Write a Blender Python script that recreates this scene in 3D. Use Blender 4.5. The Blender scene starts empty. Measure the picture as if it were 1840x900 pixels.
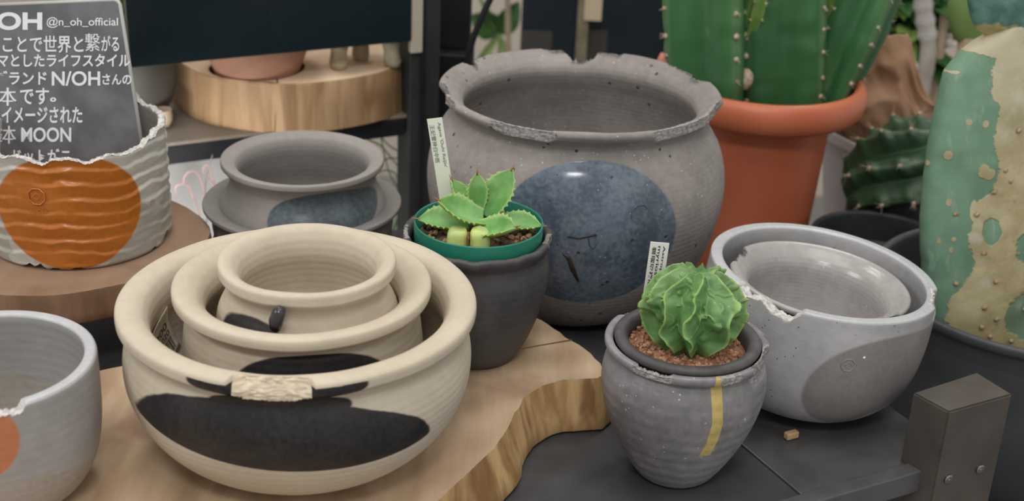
import bpy, bmesh, math, random
import numpy as np
from mathutils import Vector, Matrix
from math import sin, cos, pi, radians, sqrt, atan2

# ------------------------------------------------------------------ camera, light
SC = bpy.context.scene
COL = SC.collection
FPX, PITCH, ROLL, HCAM = 2440.0, radians(24.3), radians(2.6), 0.60
_R = Vector((1, 0, 0)); _U = Vector((0, sin(PITCH), cos(PITCH))); _F = Vector((0, cos(PITCH), -sin(PITCH)))
CR = _R * cos(ROLL) + _U * sin(ROLL)
CU = -_R * sin(ROLL) + _U * cos(ROLL)
CAM = Vector((0, 0, HCAM))
cd = bpy.data.cameras.new('camera'); co = bpy.data.objects.new('camera', cd); COL.objects.link(co)
cd.sensor_width = 36; cd.lens = FPX / 1840 * 36; cd.clip_start = .02; cd.clip_end = 50
co.matrix_world = Matrix(((CR.x, CU.x, -_F.x, 0), (CR.y, CU.y, -_F.y, 0), (CR.z, CU.z, -_F.z, HCAM), (0, 0, 0, 1)))
cd.dof.use_dof = True; cd.dof.focus_distance = 1.06; cd.dof.aperture_fstop = 6.5
SC.camera = co
SC.view_settings.view_transform = 'Standard'; SC.view_settings.look = 'None'
SC.view_settings.gamma = 1; SC.view_settings.use_curve_mapping = False
SC.view_settings.exposure = 0.20

W = bpy.data.worlds.new('world'); SC.world = W; W.use_nodes = True
W.node_tree.nodes['Background'].inputs[0].default_value = (1.0, .985, .96, 1)
W.node_tree.nodes['Background'].inputs[1].default_value = 0.50
SC.cycles.diffuse_bounces = 8; SC.cycles.max_bounces = 12

def area(name, loc, target, size, power, col, sy=None):
    l = bpy.data.lights.new(name, 'AREA'); l.energy = power; l.color = col; l.size = size
    if sy: l.shape = 'RECTANGLE'; l.size_y = sy
    o = bpy.data.objects.new(name, l); COL.objects.link(o); o.location = loc
    o.rotation_euler = (Vector(target) - Vector(loc)).to_track_quat('-Z', 'Y').to_euler()
    return o
area('ceiling_or_fill_lamp', (-0.6, 2.0, 2.2), (0, 1.1, .1), .5, 9, (1, .95, .87), .5)
area('ceiling_or_fill_lamp', (0.15, .45, 2.25), (0.1, 1.1, 0), 1.8, 14, (1, .965, .91), 1.2)
area('ceiling_or_fill_lamp', (-.09, -.50, 1.68), (0, 1.1, .15), .50, 10, (1, .975, .94), .22)
area('ceiling_or_fill_lamp', (-1.7, .35, 1.45), (0, 1.1, .1), .7, 9.5, (1, .97, .93), .6)
area('ceiling_or_fill_lamp', (1.5, -.4, 1.1), (0.3, 1.1, .05), 1.3, 2.5, (1, .95, .88), .9)  # added low fill from the right, lights the corner post's front face
area('ceiling_or_fill_lamp', (0.9, 2.5, 2.2), (0.3, 1.4, .1), .6, 9, (1, .96, .9), .4)
area('sack_fill', (-.42, 1.30, .07), (-.34, 1.62, -.12), .30, .55, (1, .97, .95), .02)  # added fill without a fixture, brightens the white sack under the shelf

# ------------------------------------------------------------------ photo measuring
def ray(u, v):
    return (_F * FPX + CR * (u - 920) + CU * (450 - v)).normalized()
def at_z(u, v, z=0.0):
    d = ray(u, v); return CAM + d * ((z - HCAM) / d.z)
def at_y(u, v, y):
    d = ray(u, v); return CAM + d * (y / d.y)
def at_plane(u, v, p, n):
    d = ray(u, v); return CAM + d * ((Vector(p) - CAM).dot(n) / d.dot(n))

# ------------------------------------------------------------------ node helper
class X:
    def __init__(s, b, k): s.b = b; s.k = k
    def _m(s, op, *o, clamp=False):
        n = s.b.nt.nodes.new('ShaderNodeMath'); n.operation = op; n.use_clamp = clamp
        for i, q in enumerate((s,) + o):
            if isinstance(q, X): s.b.nt.links.new(q.k, n.inputs[i])
            else: n.inputs[i].default_value = q
        return X(s.b, n.outputs[0])
    def __add__(s, o): return s._m('ADD', o)
    __radd__ = __add__
    def __sub__(s, o): return s._m('SUBTRACT', o)
    def __rsub__(s, o): return (s * -1) + o
    def __mul__(s, o): return s._m('MULTIPLY', o)
    __rmul__ = __mul__
    def __truediv__(s, o): return s._m('DIVIDE', o)
    def __pow__(s, o): return s._m('POWER', o)
    def min(s, o): return s._m('MINIMUM', o)
    def max(s, o): return s._m('MAXIMUM', o)
    def abs(s): return s._m('ABSOLUTE')
    def sqrt(s): return s._m('SQRT')
    def sin(s): return s._m('SINE')
    def lt(s, o): return s._m('LESS_THAN', o)
    def gt(s, o): return s._m('GREATER_THAN', o)
    def lut(s, pts):
        """piecewise-linear function of s given as (s, value) points"""
        lo, hi = pts[0][0], pts[-1][0]; vl = min(p[1] for p in pts); vh = max(p[1] for p in pts)
        n = s.b.nt.nodes.new('ShaderNodeValToRGB'); cr = n.color_ramp
        t = (s - lo) / (hi - lo); s.b.nt.links.new(t.k, n.inputs[0])
        for i, (p, v) in enumerate(pts):
            q = (p - lo) / (hi - lo); el = cr.elements[0] if i == 0 else (cr.elements[1] if i == len(pts) - 1 else None)
            if el: el.position = q
        for i, (p, v) in enumerate(pts[1:-1]):
            cr.elements.new((p - lo) / (hi - lo))
        for el, (p, v) in zip(cr.elements, pts):
            g = (v - vl) / (vh - vl); el.color = (g, g, g, 1)
        return X(s.b, n.outputs[0]) * (vh - vl) + vl
    def atan2(s, o): return s._m('ARCTAN2', o)
    def ss(s, a, b):
        n = s.b.nt.nodes.new('ShaderNodeMapRange'); n.interpolation_type = 'SMOOTHSTEP'; n.clamp = True
        s.b.nt.links.new(s.k, n.inputs[0])
        if a <= b: v = (a, b, 0, 1)
        else: v = (b, a, 1, 0)
        for i, q in enumerate(v): n.inputs[i + 1].default_value = q
        return X(s.b, n.outputs[0])

class B:
    def __init__(s, name):
        s.m = bpy.data.materials.new(name); s.m.use_nodes = True; s.nt = s.m.node_tree
        s.p = s.nt.nodes['Principled BSDF']
        s.tc = s.nt.nodes.new('ShaderNodeTexCoord'); s.vec = s.tc.outputs['Object']
        sp = s.nt.nodes.new('ShaderNodeSeparateXYZ'); s.nt.links.new(s.vec, sp.inputs[0])
        s.x, s.y, s.z = (X(s, sp.outputs[i]) for i in range(3))
        s.nrm = None
    def scaled(s, v):
        n = s.nt.nodes.new('ShaderNodeVectorMath'); n.operation = 'MULTIPLY'
        s.nt.links.new(s.vec, n.inputs[0]); n.inputs[1].default_value = v; return n.outputs[0]
    def comb(s, x, y, z):
        n = s.nt.nodes.new('ShaderNodeCombineXYZ')
        for i, q in enumerate((x, y, z)):
            if isinstance(q, X): s.nt.links.new(q.k, n.inputs[i])
            else: n.inputs[i].default_value = q
        return n.outputs[0]
    def noise(s, scale, detail=4, rough=.55, vec=None, dist=0):
        n = s.nt.nodes.new('ShaderNodeTexNoise'); s.nt.links.new(vec or s.vec, n.inputs['Vector'])
        n.inputs['Scale'].default_value = scale; n.inputs['Detail'].default_value = detail
        n.inputs['Roughness'].default_value = rough; n.inputs['Distortion'].default_value = dist
        return X(s, n.outputs[0])
    def voro(s, scale, vec=None, feature='F1'):
        n = s.nt.nodes.new('ShaderNodeTexVoronoi'); n.feature = feature; s.nt.links.new(vec or s.vec, n.inputs['Vector'])
        n.inputs['Scale'].default_value = scale; return X(s, n.outputs['Distance'])
    def attr(s, name):
        n = s.nt.nodes.new('ShaderNodeAttribute'); n.attribute_name = name; return X(s, n.outputs['Fac'])
    def mix(s, f, a, b):
        n = s.nt.nodes.new('ShaderNodeMix'); n.data_type = 'RGBA'
        for k, q in ((0, f), (6, a), (7, b)):
            if isinstance(q, X): s.nt.links.new(q.k, n.inputs[k])
            elif isinstance(q, tuple): n.inputs[k].default_value = q if len(q) == 4 else q + (1,)
            elif isinstance(q, (int, float)): n.inputs[k].default_value = q
            else: s.nt.links.new(q, n.inputs[k])
        return n.outputs[2]
    def set(s, **kw):
        nm = dict(base='Base Color', rough='Roughness', metal='Metallic', spec='Specular IOR Level', coat='Coat Weight',
                  coatr='Coat Roughness', trans='Transmission Weight', sss='Subsurface Weight', sheen='Sheen Weight', alpha='Alpha')
        for k, q in kw.items():
            i = s.p.inputs[nm[k]]
            if isinstance(q, X): s.nt.links.new(q.k, i)
            elif isinstance(q, tuple): i.default_value = q if len(q) == 4 else q + (1,)
            elif isinstance(q, (int, float)): i.default_value = q
            else: s.nt.links.new(q, i)
        return s
    def bump(s, h, strength=.3, dist=.001):
        n = s.nt.nodes.new('ShaderNodeBump'); n.inputs['Strength'].default_value = strength; n.inputs['Distance'].default_value = dist
        s.nt.links.new(h.k, n.inputs['Height'])
        if s.nrm: s.nt.links.new(s.nrm, n.inputs['Normal'])
        s.nrm = n.outputs[0]; s.nt.links.new(s.nrm, s.p.inputs['Normal']); return s

def lin(r, g, b):
    f = lambda c: (c / 255 / 12.92) if c / 255 <= .04045 else ((c / 255 + .055) / 1.055) ** 2.4
    return (f(r), f(g), f(b))
def simple(name, c, rough=.5, nz=0, nscale=40, c2=None, bump=0, bscale=80, **kw):
    b = B(name)
    if c2: b.set(base=b.mix(b.noise(nscale).ss(.35, .65), c, c2))
    else: b.set(base=c)
    b.set(rough=rough, **kw)
    if bump: b.bump(b.noise(bscale), bump, .001)
    return b.m

# ------------------------------------------------------------------ object helpers
def tag(o, label=None, cat=None, group=None, kind=None):
    if label: o['label'] = label
    if cat: o['category'] = cat
    if group: o['group'] = group
    if kind: o['kind'] = kind
    return o
def empty(name, loc, rot=(0, 0, 0)):
    o = bpy.data.objects.new(name, None); COL.objects.link(o); o.location = loc; o.rotation_euler = rot
    o.empty_display_size = .02; return o
def mesh(name, V, Fc, mats, parent=None, loc=None, rot=None, smooth=True, mi=None):
    me = bpy.data.meshes.new(name); me.from_pydata([tuple(map(float, v)) for v in V], [], [tuple(map(int, f)) for f in Fc]); me.update()
    for m in (mats if isinstance(mats, (list, tuple)) else [mats]): me.materials.append(m)
    if mi is not None: me.polygons.foreach_set('material_index', np.asarray(mi, np.int32))
    if smooth: me.polygons.foreach_set('use_smooth', np.ones(len(me.polygons), bool))
    o = bpy.data.objects.new(name, me); COL.objects.link(o)
    if parent: o.parent = parent
    if loc is not None: o.location = loc
    if rot is not None: o.rotation_euler = rot
    return o
class MB:
    def __init__(s): s.V = []; s.F = []; s.M = []
    def add(s, V, F, m=0):
        k = len(s.V); s.V += [tuple(v) for v in V]; s.F += [tuple(i + k for i in f) for f in F]; s.M += [m] * len(F); return s
    def box(s, c, size, ax=None, m=0, bev=0):
        c = Vector(c); ax = ax or ((1, 0, 0), (0, 1, 0), (0, 0, 1))
        a = [Vector(q).normalized() * h / 2 for q, h in zip(ax, size)]
        if not bev:
            V = [c + a[0] * i + a[1] * j + a[2] * k for i in (-1, 1) for j in (-1, 1) for k in (-1, 1)]
            return s.add(V, [(0, 1, 3, 2), (4, 6, 7, 5), (0, 4, 5, 1), (2, 3, 7, 6), (0, 2, 6, 4), (1, 5, 7, 3)], m)
        bm = bmesh.new(); bmesh.ops.create_cube(bm, size=2)
        h = [q / 2 for q in size]
        for v in bm.verts: v.co = Vector((v.co.x * h[0], v.co.y * h[1], v.co.z * h[2]))
        bmesh.ops.bevel(bm, geom=list(bm.edges), offset=bev, segments=2, affect='EDGES', profile=.5)
        u = [q.normalized() for q in a]
        V = [c + u[0] * v.co.x + u[1] * v.co.y + u[2] * v.co.z for v in bm.verts]
        bm.verts.index_update(); F = [tuple(v.index for v in f.verts) for f in bm.faces]; bm.free()
        return s.add(V, F, m)
    def tube(s, P, R, n=10, m=0, cap=True):
        P = [Vector(p) for p in P]; R = R if isinstance(R, (list, tuple)) else [R] * len(P)
        up = None; V = []; F = []
        for i, p in enumerate(P):
            t = (P[min(i + 1, len(P) - 1)] - P[max(i - 1, 0)]).normalized()
            if up is None:
                up = t.orthogonal().normalized()
            up = (up - t * up.dot(t)).normalized(); q = t.cross(up)
            for k in range(n):
                a = 2 * pi * k / n; V.append(p + (up * cos(a) + q * sin(a)) * R[i])
        for i in range(len(P) - 1):
            for k in range(n):
                k2 = (k + 1) % n; F.append((i * n + k, i * n + k2, (i + 1) * n + k2, (i + 1) * n + k))
        if cap: F.append(tuple(range(n))[::-1]); F.append(tuple(range((len(P) - 1) * n, len(P) * n)))
        return s.add(V, F, m)
    def prism(s, poly, z0, z1, m=0):
        n = len(poly)
        V = [(x, y, z0) for x, y in poly] + [(x, y, z1) for x, y in poly]
        F = [tuple(range(n))[::-1], tuple(range(n, 2 * n))] + [(i, (i + 1) % n, n + (i + 1) % n, n + i) for i in range(n)]
        return s.add(V, F, m)
    def build(s, name, mats, parent=None, smooth=False, loc=None, rot=None):
        return mesh(name, s.V, s.F, mats, parent, loc, rot, smooth, s.M)
def auto_smooth(o, ang=35):
    me = o.data
    me.polygons.foreach_set('use_smooth', np.ones(len(me.polygons), bool))
    bm = bmesh.new(); bm.from_mesh(me)
    for e in bm.edges:
        if len(e.link_faces) == 2 and e.calc_face_angle(0) > radians(ang): e.smooth = False
    bm.to_mesh(me); bm.free(); return o
def catmull(P, n=6):
    P = [np.array(p, float) for p in P]; out = []
    for i in range(len(P) - 1):
        p0 = P[max(i - 1, 0)]; p1 = P[i]; p2 = P[i + 1]; p3 = P[min(i + 2, len(P) - 1)]
        d01 = max(np.linalg.norm(p1 - p0) ** .5, 1e-6); d12 = max(np.linalg.norm(p2 - p1) ** .5, 1e-6); d23 = max(np.linalg.norm(p3 - p2) ** .5, 1e-6)
        m1 = (p2 - p1) if d01 < 1e-5 else d12 * ((p1 - p0) / d01 - (p2 - p0) / (d01 + d12) + (p2 - p1) / d12)
        m2 = (p2 - p1) if d23 < 1e-5 else d12 * ((p2 - p1) / d12 - (p3 - p1) / (d12 + d23) + (p3 - p2) / d23)
        for k in range(n):
            t = k / n
            out.append((2 * t**3 - 3 * t**2 + 1) * p1 + (t**3 - 2 * t**2 + t) * m1 + (-2 * t**3 + 3 * t**2) * p2 + (t**3 - t**2) * m2)
    out.append(P[-1]); return np.array(out)

def _hash(i, j, k, seed):
    h = (i * 374761393 + j * 668265263 + k * 2147483647 + seed * 1274126177) & 0xffffffff
    h = ((h ^ (h >> 13)) * 1274126177) & 0xffffffff
    return ((h ^ (h >> 16)) & 0xffff) / 65535.0
def vnoise(x, y, z, seed=0):
    x, y, z = np.broadcast_arrays(np.asarray(x, float), np.asarray(y, float), np.asarray(z, float))
    xi = np.floor(x).astype(np.int64); yi = np.floor(y).astype(np.int64); zi = np.floor(z).astype(np.int64)
    f = lambda t: t * t * (3 - 2 * t)
    u, v, w = f(x - xi), f(y - yi), f(z - zi); r = 0
    for a in (0, 1):
        for b in (0, 1):
            for c in (0, 1):
                r = r + _hash(xi + a, yi + b, zi + c, seed) * (u if a else 1 - u) * (v if b else 1 - v) * (w if c else 1 - w)
    return r * 2 - 1
def fbm(x, y, z, seed=0, o=3):
    return sum(vnoise(x * 2**i, y * 2**i, z * 2**i, seed + i) / 2**i for i in range(o))

def lathe(name, prof, mats, parent=None, segs=256, mod=None, sub=6, loc=None, rot=None, smooth=True):
    """surface of revolution; mod(R, Z, TH) -> R, Z, rough-mask"""
    P = catmull(prof, sub) if sub else np.array(prof, float)
    cap0 = P[0, 0] < 1e-6; cap1 = P[-1, 0] < 1e-6
    Q = P[(1 if cap0 else 0):(len(P) - 1 if cap1 else len(P))]
    n = len(Q); th = np.linspace(0, 2 * pi, segs, endpoint=False)
    R = np.repeat(Q[:, 0][:, None], segs, 1); Z = np.repeat(Q[:, 1][:, None], segs, 1); T = np.repeat(th[None], n, 0)
    msk = np.zeros_like(R)
    if mod: R, Z, msk = mod(R, Z, T)
    V = np.stack([R * np.cos(T), R * np.sin(T), Z], -1).reshape(-1, 3)
    i, j = np.meshgrid(np.arange(n - 1), np.arange(segs), indexing='ij'); j2 = (j + 1) % segs
    F = np.stack([i * segs + j, i * segs + j2, (i + 1) * segs + j2, (i + 1) * segs + j], -1).reshape(-1, 4)
    mk = msk.reshape(-1); mi = (mk[F].mean(1) > .5).astype(int)
    V = V.tolist(); F = F.tolist(); mi = mi.tolist()
    if cap0:
        k = len(V); V.append((0, 0, P[0, 1])); F += [[k, (q + 1) % segs, q] for q in range(segs)]; mi += [0] * segs
    if cap1:
        k = len(V); V.append((0, 0, P[-1, 1])); b = (n - 1) * segs; F += [[k, b + q, b + (q + 1) % segs] for q in range(segs)]; mi += [0] * segs
    o = mesh(name, V, F, mats, parent, loc, rot, smooth, mi if len(mats if isinstance(mats, (list, tuple)) else [mats]) > 1 else None)
    return o
def wob(T, R, Z, a, seed):           # hand-thrown unevenness
    return a * fbm(np.cos(T) * 1.3 + seed, np.sin(T) * 1.3, Z * 12, seed)
def sector(T, c, hw, soft=4):        # 1 inside an angular sector with soft ends (degrees)
    d = np.abs((np.degrees(T) - c + 180) % 360 - 180)
    return np.clip((hw + soft - d) / (2 * soft), 0, 1)
def chips(R, Z, T, lst, rlim, ztop, seed, wobble=.0006):
    """break material off the rim: lst of (theta, halfwidth, radial bite, drop); rlim = only r beyond bites, ztop = rim height"""
    m = np.zeros_like(R)
    Rmax = np.full_like(R, 9.); Zmax = np.full_like(R, 9.)
    jag = fbm(np.cos(T) * 60, np.sin(T) * 60, 0 * T, seed) * .7 + fbm(np.cos(T) * 18, np.sin(T) * 18, 0 * T, seed + 5) * .6
    for (c, hw, bite, drop, r_out) in lst:
        w = sector(T + jag * radians(1.2), c, hw, 2.0)
        if bite: Rmax = np.minimum(Rmax, np.where(w > .02, r_out - bite * w * (1 + .18 * jag) + .0002, 9.))
        if drop: Zmax = np.minimum(Zmax, np.where(w > .02, ztop - drop * w * (1 + .25 * jag), 9.))
    rough = fbm(T * 60, Z * 900, R * 900, seed + 9) * .0007
    hitr = (R > Rmax) & (R > rlim) & (Z > ztop - .0175)
    R2 = np.where(hitr, Rmax + rough, R)
    hitz = Z > Zmax
    Z2 = np.where(hitz, Zmax + rough, Z)
    m = np.where(hitr | hitz, 1., 0.)
    return R2, Z2, m

def text_mesh(body, size=1., bold=0., align='LEFT', shear=0.):
    c = bpy.data.curves.new('lettering', 'FONT'); c.body = body; c.size = size; c.offset = bold; c.align_x = align; c.shear = shear
    o = bpy.data.objects.new('lettering', c); COL.objects.link(o)
    bpy.context.view_layer.update()
    me = bpy.data.meshes.new_from_object(o.evaluated_get(bpy.context.evaluated_depsgraph_get()))
    V = [tuple(v.co) for v in me.vertices]; F = [tuple(p.vertices) for p in me.polygons]
    bpy.data.objects.remove(o); bpy.data.curves.remove(c); bpy.data.meshes.remove(me)
    return V, F
def text_fit(mb, body, fn, w, h, bold=.0, m=0):
    """text stretched to a w x h box, its points sent through fn(x, y) -> 3D"""
    V, F = text_mesh(body, 1., bold)
    xs = [v[0] for v in V]; ys = [v[1] for v in V]
    x0, x1, y0, y1 = min(xs), max(xs), min(ys), max(ys)
    mb.add([fn((v[0] - x0) / (x1 - x0) * w, (v[1] - y0) / (y1 - y0) * h) for v in V], F, m)

# table directions (the furniture stands at an angle to the view)
AX = Vector((cos(radians(28)), sin(radians(28)), 0)); BX = Vector((-AX.y, AX.x, 0)); ZX = Vector((0, 0, 1))
PC = at_z(1644, 832)
def loc_ab(a, b, z=0): return Vector((PC.x, PC.y, 0)) + AX * a + BX * b + ZX * z
RZ = radians(28)

# ------------------------------------------------------------------ materials
def ceramic(name, c1, c2, rough=.7, rings=.35, ringfreq=900, speck=None, pit=0, dots=(), spec=.35, grain=.15, seed=0, dmat=None):
    """clay body; dots = list of (fn(b)->mask X, colour, colour2, roughness)"""
    b = B(name)
    n = b.noise(14, 5); n2 = b.noise(130, 3)
    col = b.mix((n * .7 + n2 * .3).ss(.35, .65), c1, c2)
    r = X(b, b.noise(30).k) * .1 + (rough - .05)
    if speck:
        v = b.voro(190); col = b.mix(v.lt(.13) * b.noise(60).gt(.56), col, speck)
    if pit:
        v = b.voro(75); pm = v.ss(.16, .08) * b.noise(23).gt(.50)
        col = b.mix(pm * .75, col, (.03, .028, .027))
    for fn, d1, d2, dr in dots:
        mk = fn(b)
        dc = b.mix((b.noise(22, 6) * .6 + b.noise(240, 2) * .4).ss(.38, .64), d1, d2)
        col = b.mix(mk, col, dc); r = r + mk * (b.noise(60) * .12 + (dr - .06) - r)
        b.dm = mk
    if pit and dots:
        pm2 = b.voro(75).ss(.17, .09) * b.noise(23).gt(.50); col = b.mix(pm2 * .8, col, (.02, .02, .02)); col = b.mix(b.voro(210).lt(.11) * b.noise(70).gt(.57), col, (.45, .46, .46))
    b.set(base=col, rough=r, spec=spec)
    damp = 1.0
    for fn, d1, d2, dr in dots:
        if dr < .35: damp = (b.dm * -.85) + 1.0
    w = (b.z + b.noise(7) * .006) * ringfreq
    h = w.sin() * .25 * b.noise(9) + b.noise(55, 4) * .5
    if rings: b.bump(h * damp, rings, .0012)
    b.bump(b.noise(420, 3) * damp + b.noise(45, 3) * (1.0 - damp) * .8 if dots else b.noise(420, 3), grain, .0006)
    if pit: b.bump(b.voro(75).ss(.16, .08) * b.noise(23).gt(.50) * -1, .6, .0012)
    return b.m
def ell(cx, cz, a, c, soft=.0012, jag=.003, ax=0.0, rin=0, js=25, cd=None, tilt=0.0):
    """round glaze patch: an upright oval cylinder through the wall, facing ax degrees round from the -y side"""
    def fn(b):
        ca, sa = cos(radians(ax)), sin(radians(ax))
        px = b.x * ca + b.y * sa; py = b.y * ca - b.x * sa
        dx = (px - cx) / a; zz = b.z - cz - (px - cx) * tilt
        dz = zz / c if cd is None else (zz / c).max(zz / -cd)
        d = (dx * dx + dz * dz).sqrt() + (b.noise(js) - .5) * (jag / a * 2)
        m = d.ss(1 + soft / a, 1 - soft / a) * py.lt(0)
        if rin: m = m * (b.x * b.x + b.y * b.y).sqrt().gt(rin)
        return m
    return fn

GREY1, GREY2 = (.135, .122, .116), (.185, .168, .16)
CREAM1, CREAM2 = (.475, .412, .322), (.54, .475, .382)
m_chip = simple('broken_clay_grey', (.36, .34, .33), .95, c2=(.20, .185, .18), nscale=300, bump=.8, bscale=500)
m_chipw = simple('broken_clay_pale', (.62, .60, .58), .95, c2=(.40, .38, .36), nscale=260, bump=.8, bscale=500)
m_chipc = simple('broken_clay_cream', (.72, .62, .47), .95, c2=(.58, .48, .35), nscale=150, bump=.9, bscale=400)
m_black = simple('black_steel', (.009, .010, .012), .5, c2=(.015, .016, .018), nscale=20, bump=.1, spec=.25)
m_blackw = simple('black_table_top', (.035, .036, .039), .42, c2=(.058, .059, .061), nscale=12, bump=.12, bscale=60)
m_greyw = simple('worn_grey_steel', (.085, .08, .076), .5, c2=(.12, .113, .106), nscale=25, bump=.15)
m_plate = simple('dark_grey_steel_plate', (.055, .056, .056), .42, c2=(.085, .085, .084), nscale=14, bump=.1, bscale=60)
m_white = simple('white_plastic', (.7, .7, .68), .45)
m_ink = simple('black_ink', (.015, .015, .015), .6)
m_green_plastic = simple('green_plastic', (.014, .17, .115), .35, c2=(.018, .19, .13), nscale=12, bump=.04)
m_terra = simple('terracotta_plastic', (.50, .135, .062), .42, c2=(.56, .16, .078), nscale=8, bump=.05, bscale=200)
m_screw = simple('screw_steel', (.25, .25, .24), .35, metal=1.)

def wood_top(name, c1, c2, c3, cx=0, cy=0, f=38):
    b = B(name)
    d = (((b.x - cx) ** 2.0 + (b.y - cy) ** 2.0).sqrt() + b.noise(6, 3) * .03) * f
    ring = (d * 6.283).sin() * .5 + .5
    fib = b.noise(60, 4, vec=b.scaled((1, .12, 1)))
    col = b.mix(ring * .4 + (fib - .5) * 1.6 + .3, c1, c2)
    col = b.mix(b.noise(7, 4, dist=.6).ss(.48, .66) * .85, col, c3)
    k = b.voro(16); col = b.mix(k.ss(.08, .035) * b.noise(9).gt(.50), col, (.10, .05, .025))
    b.set(base=col, rough=.62, spec=.3); b.bump(fib, .15, .001); b.bump(b.noise(200), .12, .0006); return b.m
def wood_side(name, c1, c2, c3):
    b = B(name)
    s1 = b.noise(70, 4, vec=b.scaled((1, 1, .1)), dist=.4); s2 = b.noise(22, 3, vec=b.scaled((1, 1, .18)), dist=.8)
    col = b.mix(s1.ss(.35, .65), c1, c2); col = b.mix(s2.ss(.52, .66) * .8, col, c3)
    b.set(base=col, rough=.6, spec=.3); b.bump(s1, .5, .002); return b.m
m_slab_top = wood_top('slab_wood_top', (.35, .24, .148), (.55, .415, .285), (.29, .18, .115), .25, -.1, 20)
m_slab_side = wood_side('slab_wood_side', (.36, .21, .085), (.56, .37, .18), (.20, .10, .04))
m_round_top = wood_top('round_wood_top', (.25, .16, .105), (.31, .205, .14), (.20, .12, .075), 0, 0, 30)
m_round_side = wood_side('round_wood_side', (.19, .11, .068), (.23, .14, .088), (.14, .08, .048))
m_disc_top = wood_top('disc_wood_top', (.76, .57, .40), (.84, .66, .48), (.68, .48, .32), 0, 0, 25)
m_disc_side = wood_side('disc_wood_side', (.33, .205, .105), (.40, .265, .145), (.20, .11, .05))

# ------------------------------------------------------------------ setting
mb = MB(); mb.box((0, 1.2, -.815), (6, 6, .03)); f = mb.build('floor', simple('concrete_floor', (.22, .21, .2), .7, c2=(.28, .27, .25), nscale=6)); tag(f, kind='structure')
mb = MB(); mb.box((0, 3.6, .85), (6, .06, 3.3)); w = mb.build('wall_back', simple('beige_wall', (.56, .50, .42), .85, c2=(.60, .54, .46), nscale=3)); tag(w, kind='structure')

# ------------------------------------------------------------------ black display table
table = empty('display_table', loc_ab(-.3, .25, 0), (0, 0, RZ))
tag(table, 'low black display table with a steel corner post, under the pots', 'table')
TI = Matrix.Translation(loc_ab(-.3, .25, 0)) @ Matrix.Rotation(RZ, 4, 'Z'); TI = TI.inverted()
def tl(a, b, z=0): return TI @ loc_ab(a, b, z)
LX = ((1, 0, 0), (0, 1, 0), (0, 0, 1))
mb = MB(); mb.box(tl(-.6075, .3, -.011), (.985, .596, .02), bev=.0012); mb.build('tabletop', m_blackw, table)
mb = MB(); mb.box(tl(-.0345, .3, -.011), (.158, .596, .02), bev=.0012); mb.build('steel_plate', m_plate, table)
mb = MB(); mb.box(tl(-.5275, -.006, -.0085), (1.145, .014, .02), bev=.001); mb.build('front_rail', m_plate, table)
for a, b in ((-1.06, .05), (-1.06, .55), (.02, .55)):
    mb = MB(); mb.box(tl(a, b, -.411), (.04, .04, .776), bev=.002); mb.build('leg', m_black, table)
# corner post standing beside the front edge, rising above the top
pt = [at_z(u, v, .064) for u, v in ((1640, 705), (1755, 668), (1820, 708), (1705, 740))]
pl = [TI @ p for p in pt]
mb = MB(); n4 = [Vector((p.x, p.y, 0)) for p in pl]
top = [Vector((p.x, p.y, .064)) for p in pl]; bot = [Vector((p.x, p.y, -.79)) for p in pl]
bm = bmesh.new(); vs = [bm.verts.new(v) for v in bot + top]
for fidx in ((3, 2, 1, 0), (4, 5, 6, 7), (0, 1, 5, 4), (1, 2, 6, 5), (2, 3, 7, 6), (3, 0, 4, 7)): bm.faces.new([vs[i] for i in fidx])
bmesh.ops.recalc_face_normals(bm, faces=bm.faces)
bmesh.ops.bevel(bm, geom=list(bm.edges), offset=.0014, segments=2, affect='EDGES')
me = bpy.data.meshes.new('corner_post'); bm.to_mesh(me); bm.free()
b = B('brown_grey_steel'); b.set(base=b.mix(b.noise(18).ss(.3, .7), (.050, .042, .035), (.075, .064, .054)), rough=.42); b.bump(b.noise(150), .12, .0006)
me.materials.append(b.m); post = bpy.data.objects.new('corner_post', me); COL.objects.link(post); post.parent = table; auto_smooth(post)
fn_ = ((pl[2] - pl[3]).cross(Vector((0, 0, 1)))).normalized()
if (TI.to_3x3() @ Vector((0, -1, 0))).dot(fn_) < 0: fn_ = -fn_
Tw = TI.inverted()
fp_w = pt[3]; fn_w = (Tw.to_3x3() @ fn_)
for u, v in ((1703, 860), (1760, 842)):
    p = TI @ at_plane(u, v, fp_w, fn_w)
    mb = MB(); mb.tube([p - fn_ * .001, p + fn_ * .0012, p + fn_ * .002], [.0042, .0042, .003], 20)
    mb.tube([p + fn_ * .0019, p + fn_ * .0024], [.0016, .0014], 6)
    mb.build('screw', m_screw, post, smooth=False)

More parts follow.
